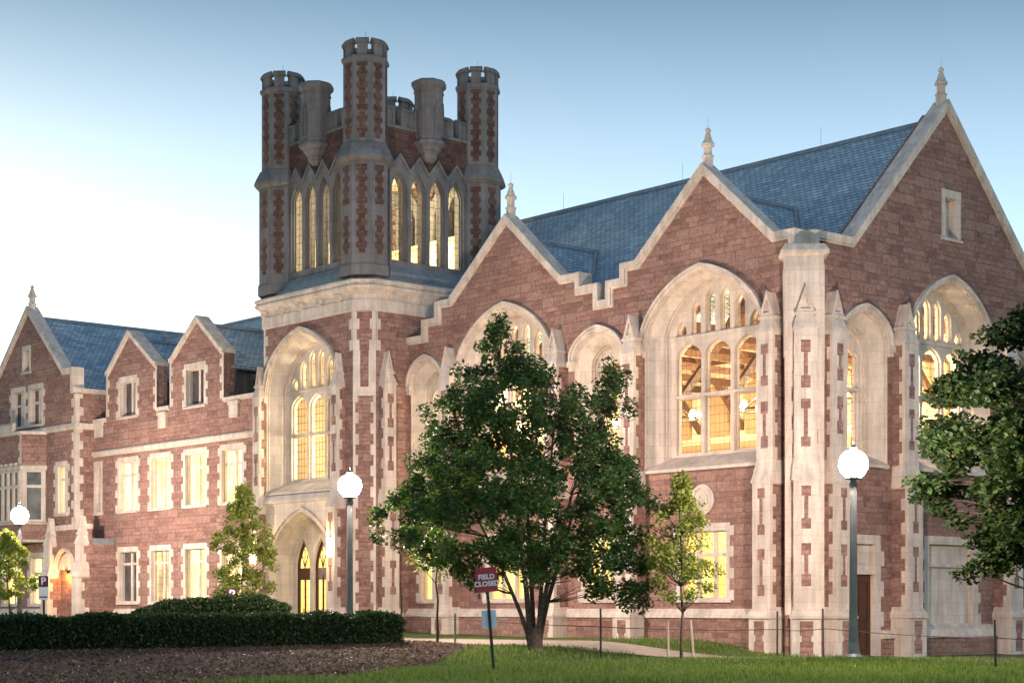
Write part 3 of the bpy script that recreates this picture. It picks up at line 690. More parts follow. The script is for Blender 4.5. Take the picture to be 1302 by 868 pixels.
mb = MB(); mb.loft([foot(o, CH, z) for o, z in ((.02, 14.55), (.02, 14.75), (-.12, 14.8), (-.15, 15.0), (-.55, 15.48), (-.9, 15.5))]); mb.build('skirt_roof', 'lead', BLD)
# lantern storey
LV0, LV1, LU0, LU1 = -1.85, 4.5, 21.0, 27.4
zig_z = 19.75
def lantern_side(pl, cc, half):
    sp, hw = .98, .30; n = 4
    zig = [(cc - half, 19.05)]
    for i in range(n):
        x = cc + (i - 1.5) * sp; zig += [(x - sp / 2, 19.12), (x, zig_z)]
    zig += [(cc + 2 * sp, 19.12), (cc + half, 19.05)]
    hl = []; g = MB()
    for lay, (e, d0, d1) in enumerate(((.10, -.08, .02), (.04, .02, .10), (0, .10, .40))):
        hs_ = [[(cc + (i - 1.5) * sp - hw - e, 15.56)] + arch(cc + (i - 1.5) * sp, hw + e, 18.45, .62 + e * 1.4, 7, .55) + [(cc + (i - 1.5) * sp + hw + e, 15.56)] for i in range(n)]
        mbx = g; mbx.prism(pl, [[(cc - half, 15.3), (cc + half, 15.3)] + zig[::-1]] + hs_, d0, d1)
    band = [(a, z + .17) for a, z in zig]; g.prism(pl, zig + band[::-1], -.16, .2)
    wdw = g.build('window', 'stone_weathered_dim', BLD)
    for i in range(n):
        x = cc + (i - 1.5) * sp; p = MB(); p.add([pl(a, z, .17) for a, z in [(x - hw - .02, 15.5), (x + hw + .02, 15.5), (x + hw + .02, 18.6), (x, 19.15), (x - hw - .02, 18.6)]], [(0, 1, 2, 3, 4)]); p.build('pane', 'glass', wdw)
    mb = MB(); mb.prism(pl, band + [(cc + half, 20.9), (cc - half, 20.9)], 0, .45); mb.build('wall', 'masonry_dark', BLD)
    bt = MB(); bt.box(pl, cc - half, cc + half, 20.9, 21.02, -.06, .5)
    for x in (-2.05, -.98, .98, 2.05):
        bt.box(pl, cc + x - .32, cc + x + .32, 21.02, 21.66, -.0, .42); bt.sweep_a(pl, [(-.08, 21.66), (-.08, 21.72), (.21, 21.88), (.5, 21.72), (.5, 21.66)], cc + x - .38, cc + x + .38)
        for s in (-1, 1): bt.box(pl, cc + x + s * .32 - .06, cc + x + s * .32 + .06, 21.02, 21.66, -.04, .46)
    bt.build('battlement', 'stone_weathered_dim', BLD)
cu, cv = (LU0 + LU1) / 2, (LV0 + LV1) / 2
lantern_side(F(LV0), cu, 3.2); lantern_side(G(LU0), cv, 3.17); lantern_side(FB(LV1), cu, 3.2); lantern_side(GB(LU1), cv, 3.17)
mb = MB(); mb.box(F(0), LU0 + .46, LU1 - .46, 15.0, 15.2, LV0 + .46, LV1 - .46); mb.box(F(0), LU0 + .46, LU1 - .46, 19.9, 20.1, LV0 + .46, LV1 - .46)
mb.box(F(3.4), LU0 + .5, LU1 - .5, 15.2, 17.0, 0, .15); mb.box(G(26.3), LV0 + .5, 3.4, 15.2, 17.0, 0, .15); mb.box(F(3.38), LU0 + .5, LU1 - .5, 17.0, 17.12, -.1, .2); mb.box(G(26.28), LV0 + .5, 3.4, 17.0, 17.12, -.1, .2)
mb.build('interior_wall', 'plaster', BLD)
plight('lantern_storey_light', 1.0, 23.6, 19.3, TOWER_W * 1.3, (1, .86, .58), .6); plight('lantern_storey_light', 2.6, 22.6, 16.2, TOWER_W * .35, (1, .76, .40), .4); plight('lantern_storey_light', -.4, 25.4, 16.2, TOWER_W * .3, (1, .76, .40), .4)
# octagonal corner turrets
def octr(cx, cy, r, z): return [(cx + r * math.cos(R(22.5 + 45 * i)), cy + r * math.sin(R(22.5 + 45 * i)), z) for i in range(8)]
def turret(cx, cy):
    k = 1 / math.cos(R(22.5)); q = lambda r, z: octr(cx, cy, r * k, z)
    mb = MB(); mb.loft([q(.99, 14.7), q(.99, 15.1), q(.94, 15.2), q(.94, 19.2), q(1.0, 19.22), q(1.14, 19.32), q(1.14, 19.42), q(1.06, 19.62), q(.90, 19.95), q(.84, 20.0), q(.84, 23.2), q(.90, 23.25), q(.92, 23.32), q(.90, 23.4), q(.80, 23.44), q(.5, 23.44)])
    t = mb.build('turret', 'stone_weathered_dim', BLD)
    ch, cr = MB(), MB()
    for i in range(8):
        a = R(45 * i); nx, ny = math.cos(a), math.sin(a); pl = lambda r: plane(cx + nx * r, cy + ny * r, -ny, nx, -nx, -ny)
        for r, z0, z1, gap in ((.94, 15.55, 19.1, 17.3), (.84, 20.15, 23.15, None)):
            z = z0; j = 0
            while z < z1 - .1:
                ww = .22 if j % 2 else .13; h = .24 if j % 2 else .2
                if not (gap and abs(z + .1 - gap) < .18 and i % 2 == 0): ch.box(pl(r), -ww, ww, z, min(z + h, z1), -.006, .03)
                elif gap: ch.cut()
                z += h; j += 1
            ch.cut()
        p = pl(.86)
        cr.box(p, -.20, .20, 23.42, 23.9, -.0, .2); cr.sweep_a(p, [(-.06, 23.9), (-.06, 23.98), (.07, 24.12), (.13, 24.12), (.24, 23.9)], -.26, .26)
    ch.build_each('brick_chain', 'masonry_dark', t); cr.build('crown', 'stone_weathered_dim', t)
    rd = MB(); rd.tube([(cx, cy, 23.4), (cx, cy, 24.6)], [.008, .006], 4); rd.build('lightning_rod', 'iron', t)
for cx, cy in ((-1.62, 21.25), (-1.62, 27.15), (4.25, 21.25), (4.25, 27.15)): turret(cx, cy)
def oriel(cx, cy):
    k = 1 / math.cos(R(22.5)); q = lambda r, z: octr(cx, cy, r * k, z)
    mb = MB(); mb.loft([q(.16, 19.72), q(.30, 19.86), q(.34, 20.02), q(.33, 20.06), q(.48, 20.2), q(.50, 20.32), q(.66, 20.42), q(.66, 20.52), q(.60, 20.60), q(.565, 20.64), q(.565, 22.5), q(.60, 22.52), q(.60, 22.58), q(.565, 22.6), q(.58, 22.7), q(.67, 22.80), q(.69, 22.84), q(.69, 22.96), q(.56, 23.06)])
    o = mb.build('oriel_turret', 'stone_weathered_dim', BLD); n = MB()
    for i in range(8):
        a = R(45 * i); nx, ny = math.cos(a), math.sin(a); p = plane(cx + nx * .565, cy + ny * .565, -ny, nx, -nx, -ny)
        n.prism(p, [opening(0, .17, 21.8, .34, 20.75, 5, .5), opening(0, .11, 21.75, .26, 20.82, 5, .5)], -.05, .02)
    n.build('niche_frame', 'stone_weathered_dim', o)
oriel(LV0 - .12, cu); oriel(cv, LU0 - .12)
mb = MB(); mb.box(F(0), LU0 + .46, LU1 - .46, 20.3, 20.5, LV0 + .46, LV1 - .46); mb.build('roof', 'lead', BLD)
# stair hall behind the tall tower window
mb = MB(); mb.box(F(2.4), 21.1, 27.6, 6.2, 13.2, 0, .1); mb.box(F(0), 21.1, 27.6, 6.0, 6.2, -1.3, 2.4); mb.box(F(0), 21.1, 27.6, 13.1, 13.3, -1.3, 2.4)
mb.box(G(21.0), -1.3, 2.4, 6.2, 13.2, .1, .2); mb.box(G(27.6), -1.3, 2.4, 6.2, 13.2, 0, .1); mb.build('interior_wall', 'plaster', BLD)
plight('stair_light', .3, 24.0, 8.2, TOWER_W * 1.5, (1, .86, .58), .5); plight('stair_light', .3, 25.6, 11.5, TOWER_W * .12, (1, .78, .44), .5)

# ------------------------------------------------------------------ the left wing
VW = -1.4; WF = F(VW)
wh = []
for a0, a1, pane, gp in ((39.85, 41.85, 'lit', 'dark_glass'), (36.75, 38.75, 'lit', 'lit_soft'), (33.6, 35.65, 'lit', 'lit'), (30.5, 32.5, 'lit', 'lit')):
    wh.append(rect_window(WF, a0, a1, 6.12, 8.82, 2, 7.95, pane)); wh.append(rect_window(WF, a0, a1, 1.7, 4.48, 2, 3.65, gp))
wh.append(rect_window(WF, 43.4, 44.25, 6.12, 8.78, 1, 7.95, 'dark_glass', q=False))
for a0, a1 in ((39.93, 41.77), (33.71, 35.57)): wh.append(rect_window(WF, a0, a1, 10.68, 12.72, 2, None, 'dark_glass', .24))
wt = [(28.2, 10.75), (32.2, 10.75), (32.2, 12.95), (32.42, 12.95), (34.5, 14.62), (36.72, 12.95), (36.9, 12.95), (36.9, 10.8), (38.1, 10.8), (38.1, 12.95), (38.32, 12.95), (40.75, 14.68), (42.8, 12.95), (43.0, 12.95), (43.0, 10.7), (44.35, 10.7)]
wall(WF, [(28.2, -.6), (44.35, -.6)] + wt[::-1], wh, 0, .55)
for seg in (wt[2:7], wt[9:14]): coping(WF, seg, .2, -.1, .62)
for seg in (wt[0:2], wt[7:9], wt[14:16]): coping(WF, seg, .16, -.1, .4)
mb = MB()
for a in (31.3, 37.5, 43.7): mb.prism(WF, [(a - .36, 9.95), (a + .36, 9.95), (a + .36, 10.62), (a - .36, 10.62)], -.1, .02); mb.box(WF, a - .42, a + .42, 10.55, 10.7, -.14, .02); mb.cut()
for a, s in ((32.2, 1), (36.9, -1), (38.1, 1), (43.0, -1)): quoins(mb, WF, a, s, 10.9, 12.9, .3, .14, .36, -.02, .1)
mb.build_each('parapet_block', 'stone', BLD)
mb = MB(); mb.sweep_a(WF, [(.02, 9.3), (-.1, 9.28), (-.16, 9.2), (-.16, 9.08), (-.05, 8.98), (.02, 8.98)], 28.2, 44.3); mb.cut(); mb.sweep_a(WF, prof, 28.2, 44.3); mb.build_each('string_course', 'stone', BLD)
# dormer cheeks, recessed eaves wall, wing roofs
mb = MB()
for a0, a1 in ((32.2, 36.9), (38.1, 43.0)):
    for a in (a0 + .35, a1 - .65): mb.box(F(VW), a, a + .3, 9.8, 12.45, .56, 3.4)
mb.box(F(.45), 28.3, 49.8, 9.5, 12.05, 0, .3); mb.build('dormer_cheek', 'stone_weathered_dim', BLD)
mb = MB(); mb.box(F(0), 28.3, 44.2, 9.6, 9.9, -.86, .45); mb.build('gutter', 'lead', BLD)
WR, WZ = 5.2, 16.05
mb = MB(); mb.sweep_a(F(0), [(.3, 12.1), (WR, WZ), (WR + 5, 12.1), (WR + 5, 11.9), (WR, WZ - .2), (.3, 11.9)], 28.25, 49.85); wr = mb.build('roof', 'slate_long', BLD)
mb = MB(); mb.sweep_a(F(0), [(WR - .12, WZ - .08), (WR, WZ + .1), (WR + .12, WZ - .08)], 28.25, 49.85); mb.build('ridge_cap', 'lead', wr)
X = lambda a, z, d: (d, a, z)
for c in (34.55, 40.7):
    mb = MB(); mb.prism(X, [(c - 2.36, 12.42), (c, 14.45), (c + 2.36, 12.42), (c + 2.36, 12.25), (c, 14.28), (c - 2.36, 12.25)], VW + .4, 3.4); r2 = mb.build('roof', 'slate_cross', BLD)
    mb = MB(); mb.prism(X, [(c - .1, 14.44), (c, 14.6), (c + .1, 14.44)], VW + .4, 3.4); mb.build('ridge_cap', 'lead', r2)
# cross gable at the far left
VX = -2.4; XF = F(VX); XC0, XC1, XA = 44.25, 54.6, 49.4
xh = [rect_window(XF, 47.75, 49.4, 10.8, 12.98, 2, 12.05, 'dark_glass'), rect_window(XF, 49.75, 51.4, 10.8, 12.98, 2, 12.05, 'dark_glass'),
      rect_window(XF, 49.15, 50.1, 13.6, 15.05, 1, None, 'dark_glass', q=False), rect_window(XF, 45.1, 46.4, 6.12, 8.85, 1, 7.95, 'lit', jam=.3),
      rect_window(XF, 47.2, 49.3, 1.6, 4.35, 2, 3.3, 'lit'), rect_window(XF, 50.3, 52.4, 1.6, 4.35, 2, 3.3, 'lit')]
xt = [(44.25, 12.2), (44.6, 12.2), (44.6, 13.2), (45.5, 13.2), (49.4, 16.75), (53.3, 13.2), (54.2, 13.2), (54.2, 12.2), (54.6, 12.2)]
wall(XF, [(XC0, -.6), (XC1, -.6)] + xt[::-1], xh, 0, .6)
coping(XF, xt); finial(VX + .2, XA, 17.05)
wall(G(XC0), [(VX + .6, -.6), (7, -.6), (7, 12.2), (VX + .6, 12.2)], [], 0, .5)
coping(G(XC0), [(VX, 12.2), (.2, 12.2)], .18, -.12, .5)
mb = MB(); quoins(mb, XF, XC0, 1, -.3, 12.1, .42, .2, .42, -.02, .2); quoins(mb, G(XC0), VX, 1, -.3, 12.1, .38, .2, .42, -.02, .2, 1); mb.build_each('quoin', 'stone', BLD)
mb = MB(); mb.sweep_a(XF, [(.02, 10.68), (-.08, 10.66), (-.12, 10.5), (-.05, 10.36), (.02, 10.36)], XC0 - .1, XC1); mb.sweep_a(G(XC0), [(.02, 10.68), (-.08, 10.66), (-.12, 10.5), (-.05, 10.36), (.02, 10.36)], VX - .1, -1.4); mb.cut(); mb.sweep_a(XF, prof, XC0 - .1, XC1); mb.build_each('string_course', 'stone', BLD)
mb = MB(); mb.prism(X, [(XA - 4.9, 12.1), (XA, 16.5), (XA + 4.9, 12.1), (XA + 4.9, 11.9), (XA, 16.3), (XA - 4.9, 11.9)], VX + .4, 7.2); r2 = mb.build('roof', 'slate_cross', BLD)
mb = MB(); mb.prism(X, [(XA - .12, 16.42), (XA, 16.6), (XA + .12, 16.42)], VX + .4, 7.2); mb.build('ridge_cap', 'lead', r2)
# two-storey canted bay on the cross gable
B0, B1, BD = 47.4, 52.2, 1.0
def bayring(o, z): return [(VX + .05, B0 - o, z), (VX - BD - o, B0 + .75 - o * .4, z), (VX - BD - o, B1 - .75 + o * .4, z), (VX + .05, B1 + o, z)]
mb = MB(); mb.loft([bayring(0, z) for z in (5.0, 5.75)]); bay = mb.build('bay_window', 'masonry', BLD); mb = MB(); mb.loft([bayring(0, z) for z in (8.75, 10.3)]); mb.build('parapet', 'masonry', bay)
mb = MB()
for z0, z1, o in ((4.85, 5.0, .12), (5.75, 5.9, .1), (8.5, 8.76, .1), (10.3, 10.5, .12)): mb.loft([bayring(o * .6, z0), bayring(o, z0 + .05), bayring(o, z1 - .05), bayring(o * .4, z1)])
mb.loft([bayring(-.02, 5.9), bayring(-.02, 8.5)])
BF = F(VX - BD)
mb2 = MB(); frame = MB(); n = 5; a0, a1 = B0 + .85, B1 - .85; lw = (a1 - a0) / n
hl = [[(a0 + i * lw + .08, y0), (a0 + (i + 1) * lw - .06, y0), (a0 + (i + 1) * lw - .06, y1), (a0 + i * lw + .08, y1)] for i in range(n) for y0, y1 in ((6.0, 7.6), (7.75, 8.4))]
frame.prism(BF, [[(a0 - .08, 5.9), (a1 + .08, 5.9), (a1 + .08, 8.5), (a0 - .08, 8.5)]] + hl, -.12, .04)
mb2.add([BF(a, z, -.02) for a, z in ((a0, 5.95), (a1, 5.95), (a1, 8.45), (a0, 8.45))], [(0, 1, 2, 3)])
sl = math.hypot(BD + .05, .75); CP = plane(VX + .05, B0, -(BD + .05) / sl, .75 / sl, .75 / sl, (BD + .05) / sl)
frame.prism(CP, [[(.1, 5.9), (sl - .1, 5.9), (sl - .1, 8.5), (.1, 8.5)]] + [[(.3, y0), (sl - .28, y0), (sl - .28, y1), (.3, y1)] for y0, y1 in ((6.0, 7.6), (7.75, 8.4))], -.1, .04)
mb2.add([CP(a, z, -.03) for a, z in ((.2, 5.95), (sl - .2, 5.95), (sl - .2, 8.45), (.2, 8.45))], [(0, 1, 2, 3)])
for k in range(6): mb.box(BF, 48.6 + k * .55, 48.78 + k * .55, 8.76, 8.9, -.13, .0)
quoins(mb, BF, B0 + .76, 1, 8.8, 10.3, .3, .15, .36, -.02, .1)
mb.sweep_a(BF, [(-.12, 10.45), (-.12, 10.85), (-.02, 10.95), (.1, 10.95), (.1, 10.45)], 49.0, 50.6)
mb.build('bay_trim', 'stone', bay); frame.build('bay_frame', 'stone_plain', bay); mb2.build('pane', 'dark_glass', bay)
# side porch in the angle
PF = F(-2.85); PCx = 44.45
mb = MB(); mb.prism(PF, [[(42.1, -.5), (46.0, -.5), (46.0, 5.35), (42.1, 5.35)], opening(PCx, .86, 3.55, .78, -.45)], 0, .2); po = mb.build('porch', 'masonry_fine', BLD)
mb = MB(); mb.box(PF, 42.1, 46.0, 4.6, 4.9, .2, 1.4); mb.build('porch_roof', 'lead', po)
mb = MB(); mb.box(PF, 43.0, 46.0, -.5, 4.6, .22, .42); mb.build('porch_wall', 'masonry', po)
mb = MB(); mb.box(G(42.1), -2.64, -1.42, 0, 4.6, 0, .25); mb.build('porch_wall', 'masonry_fine', po)
mb = MB(); hood(mb, PF, PCx, .86, 3.55, .78, .14); mb.box(PF, 42.2, 45.9, 5.35, 5.6, -.08, .3); mb.build('porch_trim', 'stone', po)
mb = MB(); mb.prism(PF, opening(PCx, .84, 3.5, .74, 3.4), .05, .15); mb.build('tympanum', 'stone_plain', po)
for c, ww in ((42.45, .74), (45.75, .74)): buttress(PF, c, ww, .36, 6.0, 3.2, plinth=False)
mb = MB(); mb.box(PF, PCx - .12, PCx + .12, 3.22, 3.42, -.02, .14); lp = mb.build('porch_lamp', 'iron', po)
plight('porch_light', -2.85 - .12, PCx, 3.1, 34, (1, .40, .08), .1)

# ------------------------------------------------------------------ ground
def sm(x, a, b): t = min(1, max(0, (x - a) / (b - a))); return t * t * (3 - 2 * t)
HEDGE = [(-16.5, 40.5), (-13.0, 42.2), (-9.5, 44.8), (-6.4, 48.4), (-3.6, 52.0)]
def seg_dist(x, y):
    best = 9e9
    for (x0, y0), (x1, y1) in zip(HEDGE[:-1], HEDGE[1:]):
        dx, dy = x1 - x0, y1 - y0; t = min(1, max(0, ((x - x0) * dx + (y - y0) * dy) / (dx * dx + dy * dy)))
        best = min(best, math.hypot(x - x0 - t * dx, y - y0 - t * dy))
    return best
def ground_z(x, y):
    dx, dy = x - XC, y - YC; v = dx * math.cos(ANG) + dy * math.sin(ANG); u = -dx * math.sin(ANG) + dy * math.cos(ANG)
    g = .45 * sm(u, -.5, 5) + .25 * sm(u, 13, 28) + .3 * sm(u, 28, 48)
    z = g * (1 - sm(-v, 3, 15)) - .12 * sm(v, -1, 3) * (1 - sm(u, -.5, 1))
    z += .5 * math.exp(-(seg_dist(x, y) / 3.6) ** 2)
    z += .13 * math.exp(-((x - 8.9) ** 2 + (y - 46.8) ** 2) / 6.2)
    return z * (1 - sm(math.hypot(x, y - 60), 70, 120)) 
def axis(lo, hi, step, far):
    c = list(np.arange(lo, hi + 1e-6, step)); k = step
    a, b = [], []
    x = lo
    while x > -far: k *= 1.6; x -= k; a.append(x)
    x = hi; k = step
    while x < far: k *= 1.6; x += k; b.append(x)
    return a[::-1] + c + b
gx, gy = axis(-36, 24, .5, 3000), axis(28, 110, .5, 3000)
V = [(x, y, ground_z(x, y)) for y in gy for x in gx]; nx = len(gx)
Fs = [(j * nx + i, j * nx + i + 1, (j + 1) * nx + i + 1, (j + 1) * nx + i) for j in range(len(gy) - 1) for i in range(nx - 1)]
t = NT('lawn'); n1 = t.noise(t.coord(), .35, 4); n2 = t.noise(t.coord(), 5, 5, .7); n3 = t.noise(t.coord(), 40, 3)
c = t.ramp(n1.outputs[0], [(.3, (.080, .130, .034)), (.5, (.11, .170, .044)), (.68, (.19, .195, .075))])
c = t.mix('MULTIPLY', .8, c, t.ramp(n2.outputs[0], [(.3, (.6, .62, .55)), (.7, (1.35, 1.3, 1.2))]))
t.bsdf(c, .95, .1, t.math('ADD', n3.outputs[0], n2.outputs[0]), .9, .05); M['lawn'] = t.m
mb = MB(); mb.v, mb.f = V, Fs; tag(mb.build('lawn_ground', 'lawn', recalc=False, smooth=True), kind='structure')
def sheet(name, pts_l, pts_r, lift, mat, sub=8):
    mb = MB(); n = len(pts_l)
    P, Q = [], []
    for i in range(n - 1):
        for k in range(sub):
            f = k / sub; P.append([a + (b - a) * f for a, b in zip(pts_l[i], pts_l[i+1])]); Q.append([a + (b - a) * f for a, b in zip(pts_r[i], pts_r[i+1])])
    P.append(pts_l[-1]); Q.append(pts_r[-1]); W_ = 12; vs = []
    for p, q in zip(P, Q):
        for k in range(W_ + 1):
            x = p[0] + (q[0] - p[0]) * k / W_; y = p[1] + (q[1] - p[1]) * k / W_; vs.append((x, y, ground_z(x, y) + lift))
    mb.add(vs, [(j * (W_+1) + i, j * (W_+1) + i + 1, (j+1) * (W_+1) + i + 1, (j+1) * (W_+1) + i) for j in range(len(P) - 1) for i in range(W_)])
    return tag(mb.build(name, mat, recalc=False, smooth=True), kind='structure')
M['path'] = mat_noise('concrete_path', (.36, .30, .24), (.50, .43, .36), 3, .9, .1, .3, .01)
M['paving'] = mat_noise('brick_paving', (.16, .10, .085), (.25, .17, .14), 8, .9, .1, .3, .01)
PL_, PR_ = [(-16, 74, 0), (-8, 69.5, 0), (-3.6, 64.5, 0), (.5, 60.2, 0), (4.2, 56.8, 0), (7.4, 54.6, 0)], [(-16, 67.5, 0), (-8, 63, 0), (-3.2, 57.2, 0), (.5, 55.6, 0), (4.2, 54.0, 0), (7.2, 53.4, 0)]
sheet('footpath', PL_, PR_, .03, 'path')
sheet('paving', [(9.6, 56.2, 0), (13, 58.6, 0), (22, 66, 0)], [(10.2, 53.6, 0), (14, 55.4, 0), (24, 63, 0)], .03, 'paving')
# mulch bed: flat sheet plus chips
def along(off):
    out_ = []
    for i, (x, y) in enumerate(HEDGE):
        x0, y0 = HEDGE[max(0, i-1)]; x1, y1 = HEDGE[min(len(HEDGE)-1, i+1)]; L = math.hypot(x1-x0, y1-y0)
        o = off[i]; out_.append((x + (y1-y0)/L * o, y - (x1-x0)/L * o, 0))
    return out_
M['mulch'] = mat_noise('mulch', (.050, .031, .023), (.165, .108, .082), 9, .95, .1, 1.0, .06)
le, ri = along([-1.2, -1.2, -1.2, -1.2, -1.0]), along([13, 11, 8.6, 5.4, 2.8])
le.append((-2.4, 53.6, 0)); ri.append((-.9, 51.9, 0))
sheet('mulch_bed', le, ri, .035, 'mulch', 10)

# ------------------------------------------------------------------ foliage helpers
def quads_obj(name, P, Nn, T, L, W_, mat, parent=None):
    """leaf-shaped quads: centres P, normals Nn, long axes T, half length L, half width W"""
    n = len(P); T = T - Nn * np.sum(T * Nn, 1, keepdims=True); T /= np.linalg.norm(T, axis=1, keepdims=True) + 1e-9
    B = np.cross(Nn, T); L = L[:, None]; W_ = W_[:, None]
    vs = np.stack([P - T * L, P + B * W_ - T * L * .1, P + T * L, P - B * W_ - T * L * .1], 1).reshape(-1, 3)
    me = bpy.data.meshes.new(name); me.vertices.add(4 * n); me.vertices.foreach_set('co', vs.ravel().astype(np.float32))
    me.loops.add(4 * n); me.loops.foreach_set('vertex_index', np.arange(4 * n, dtype=np.int32))
    me.polygons.add(n); me.polygons.foreach_set('loop_start', np.arange(0, 4 * n, 4, dtype=np.int32)); me.polygons.foreach_set('loop_total', np.full(n, 4, dtype=np.int32))
    me.update(calc_edges=True); me.materials.append(M[mat]); o = bpy.data.objects.new(name, me); COL.objects.link(o)
    if parent: o.parent = parent
    return o
def unit(n): a = rng.normal(size=(n, 3)); return a / np.linalg.norm(a, axis=1, keepdims=True)
def clump_leaves(clumps):
    """clumps: (centre, radius, count, squash)"""
    P = []
    for c, r, n, sq in clumps:
        d = unit(n); rr = r * rng.random(n) ** .45; p = d * rr[:, None]; p[:, 2] *= sq; P.append(p + np.array(c))
    return np.concatenate(P)
def crown(name, clumps, L, W_, mat, parent, up=.5):
    P = clump_leaves(clumps); n = len(P); Nn = unit(n); Nn[:, 2] = np.abs(Nn[:, 2]) + up; Nn /= np.linalg.norm(Nn, axis=1, keepdims=True)
    s = rng.uniform(.7, 1.25, n); return quads_obj(name, P, Nn, unit(n) - np.array([0, 0, .4]), L * s, W_ * s, mat, parent)
def branch(mb, p0, p1, r0, r1, sag=.0, n=5, jit=.06, sides=6):
    p0, p1 = Vector(p0), Vector(p1); pts, rad = [], []; L = (p1 - p0).length
    for i in range(n + 1):
        f = i / n; p = p0.lerp(p1, f); p.z += sag * math.sin(f * math.pi) * L
        if 0 < i < n: p += Vector((random.uniform(-1, 1), random.uniform(-1, 1), random.uniform(-.5, .5))) * jit * L
        pts.append(p); rad.append(r0 + (r1 - r0) * f)
    mb.tube(pts, rad, sides); return pts

# ------------------------------------------------------------------ big multi-stem birch
def prof_at(tab, z):
    for (z0, l0, r0), (z1, l1, r1) in zip(tab[:-1], tab[1:]):
        if z0 <= z <= z1: f = (z - z0) / (z1 - z0); return l0 + (l1 - l0) * f, r0 + (r1 - r0) * f
    return (0, 0)
def birch(x, y):
    z0 = ground_z(x, y); t = thing('birch_tree', 'large dark green multi-stemmed tree in front of the hall, half hiding it', 'tree', (x, y, z0))
    tab = [(1.2, -.2, 3.3), (1.9, -2.0, 3.6), (2.6, -3.2, 3.5), (3.2, -4.5, 3.6), (4.1, -4.9, 3.5), (4.8, -4.2, 3.55), (5.5, -4.1, 3.3), (6.1, -3.6, 2.8), (6.8, -3.3, 2.7), (7.3, -3.3, 2.7), (7.6, -3.0, 2.5), (7.95, -2.7, 1.0), (8.4, -2.1, .15), (8.8, -1.85, -.2), (9.2, -1.75, -.35), (9.7, -1.3, -.75), (9.95, -1.15, -.95)]
    clumps = []; trunk = MB(); tips = []
    stems = [((-.12, 0, 0), (-1.1, .3, 8.6), .095), ((.1, .05, 0), (.6, -.3, 7.4), .08), ((0, -.08, 0), (1.7, -.5, 6.6), .085), ((.1, .1, 0), (2.2, .6, 7.2), .08), ((-.1, .1, 0), (-2.6, -.3, 5.6), .075), ((-.02, .12, 0), (-.4, 1.6, 7.0), .08)]
    paths = []
    for a, b, r in stems:
        mid = Vector(a).lerp(Vector(b), .2); mid.x = a[0] + (b[0] - a[0]) * .28; pts = [Vector((a[0] + (b[0] - a[0]) * (f ** 1.25) + random.uniform(-.05, .05) * f, a[1] + (b[1] - a[1]) * (f ** 1.2), b[2] * f)) for f in [q / 10 for q in range(11)]]; trunk.tube(pts, [r + (.02 - r) * q / 10 for q in range(11)], 8); paths.append(pts)
    trunk.tube([(0, 0, -.2), (0, 0, .25), (0, 0, .7)], [.29, .23, .17], 9)
    k = 0
    while k < 460:
        z = random.uniform(1.3, 9.9); l, r = prof_at(tab, z); hw = (r - l) / 2
        if random.random() > (hw / 4.3) ** 1.2 + .1: continue
        cr = random.uniform(.24, .50) * (0.6 if hw < 1 else 1); rr = math.sqrt(random.random()) ** .8; an = random.uniform(0, 2 * math.pi)
        e = max(.12, hw - cr * .4); px = (l + r) / 2 + math.cos(an) * rr * e; py = math.sin(an) * rr * e * .95
        if z < 2.3 and abs(px - .15) < 1.3 and rr < .9: continue
        clumps.append(((px, py, z), cr, int(240 * (cr / .5) ** 2), .8)); tips.append((px, py, z)); k += 1
    # spiky upper tufts
    for q, (px, z) in enumerate([(-1.05, 9.75), (-1.0, 9.4), (-1.3, 9.1), (-.6, 8.9), (2.2, 8.35), (2.3, 8.05), (2.45, 7.8), (2.0, 7.9), (2.6, 8.15), (.3, 8.3), (-2.2, 8.2), (-3.2, 7.0), (2.8, 7.2), (-4.7, 4.0), (-4.6, 3.4), (3.5, 4.3), (3.5, 2.0), (3.2, 1.4)]):
        clumps.append(((px, random.uniform(-.4, .4), z), .34, 130, 1.1)); tips.append((px, 0, z))
    for p in tips:
        best = min((q for pts in paths for q in pts if q.z < p[2] - .2), key=lambda q: (q - Vector(p)).length + .3 * abs(q.z - p[2]), default=Vector((0, 0, .5)))
        if (best - Vector(p)).length < 2.3: branch(trunk, best, p, .019, .005, -.02, 4, .05, 4)
    trunk.build('trunk', 'bark', t, True)
    crown('crown', clumps, .075, .042, 'leaf_dark', t)
birch(.68, 53.67)

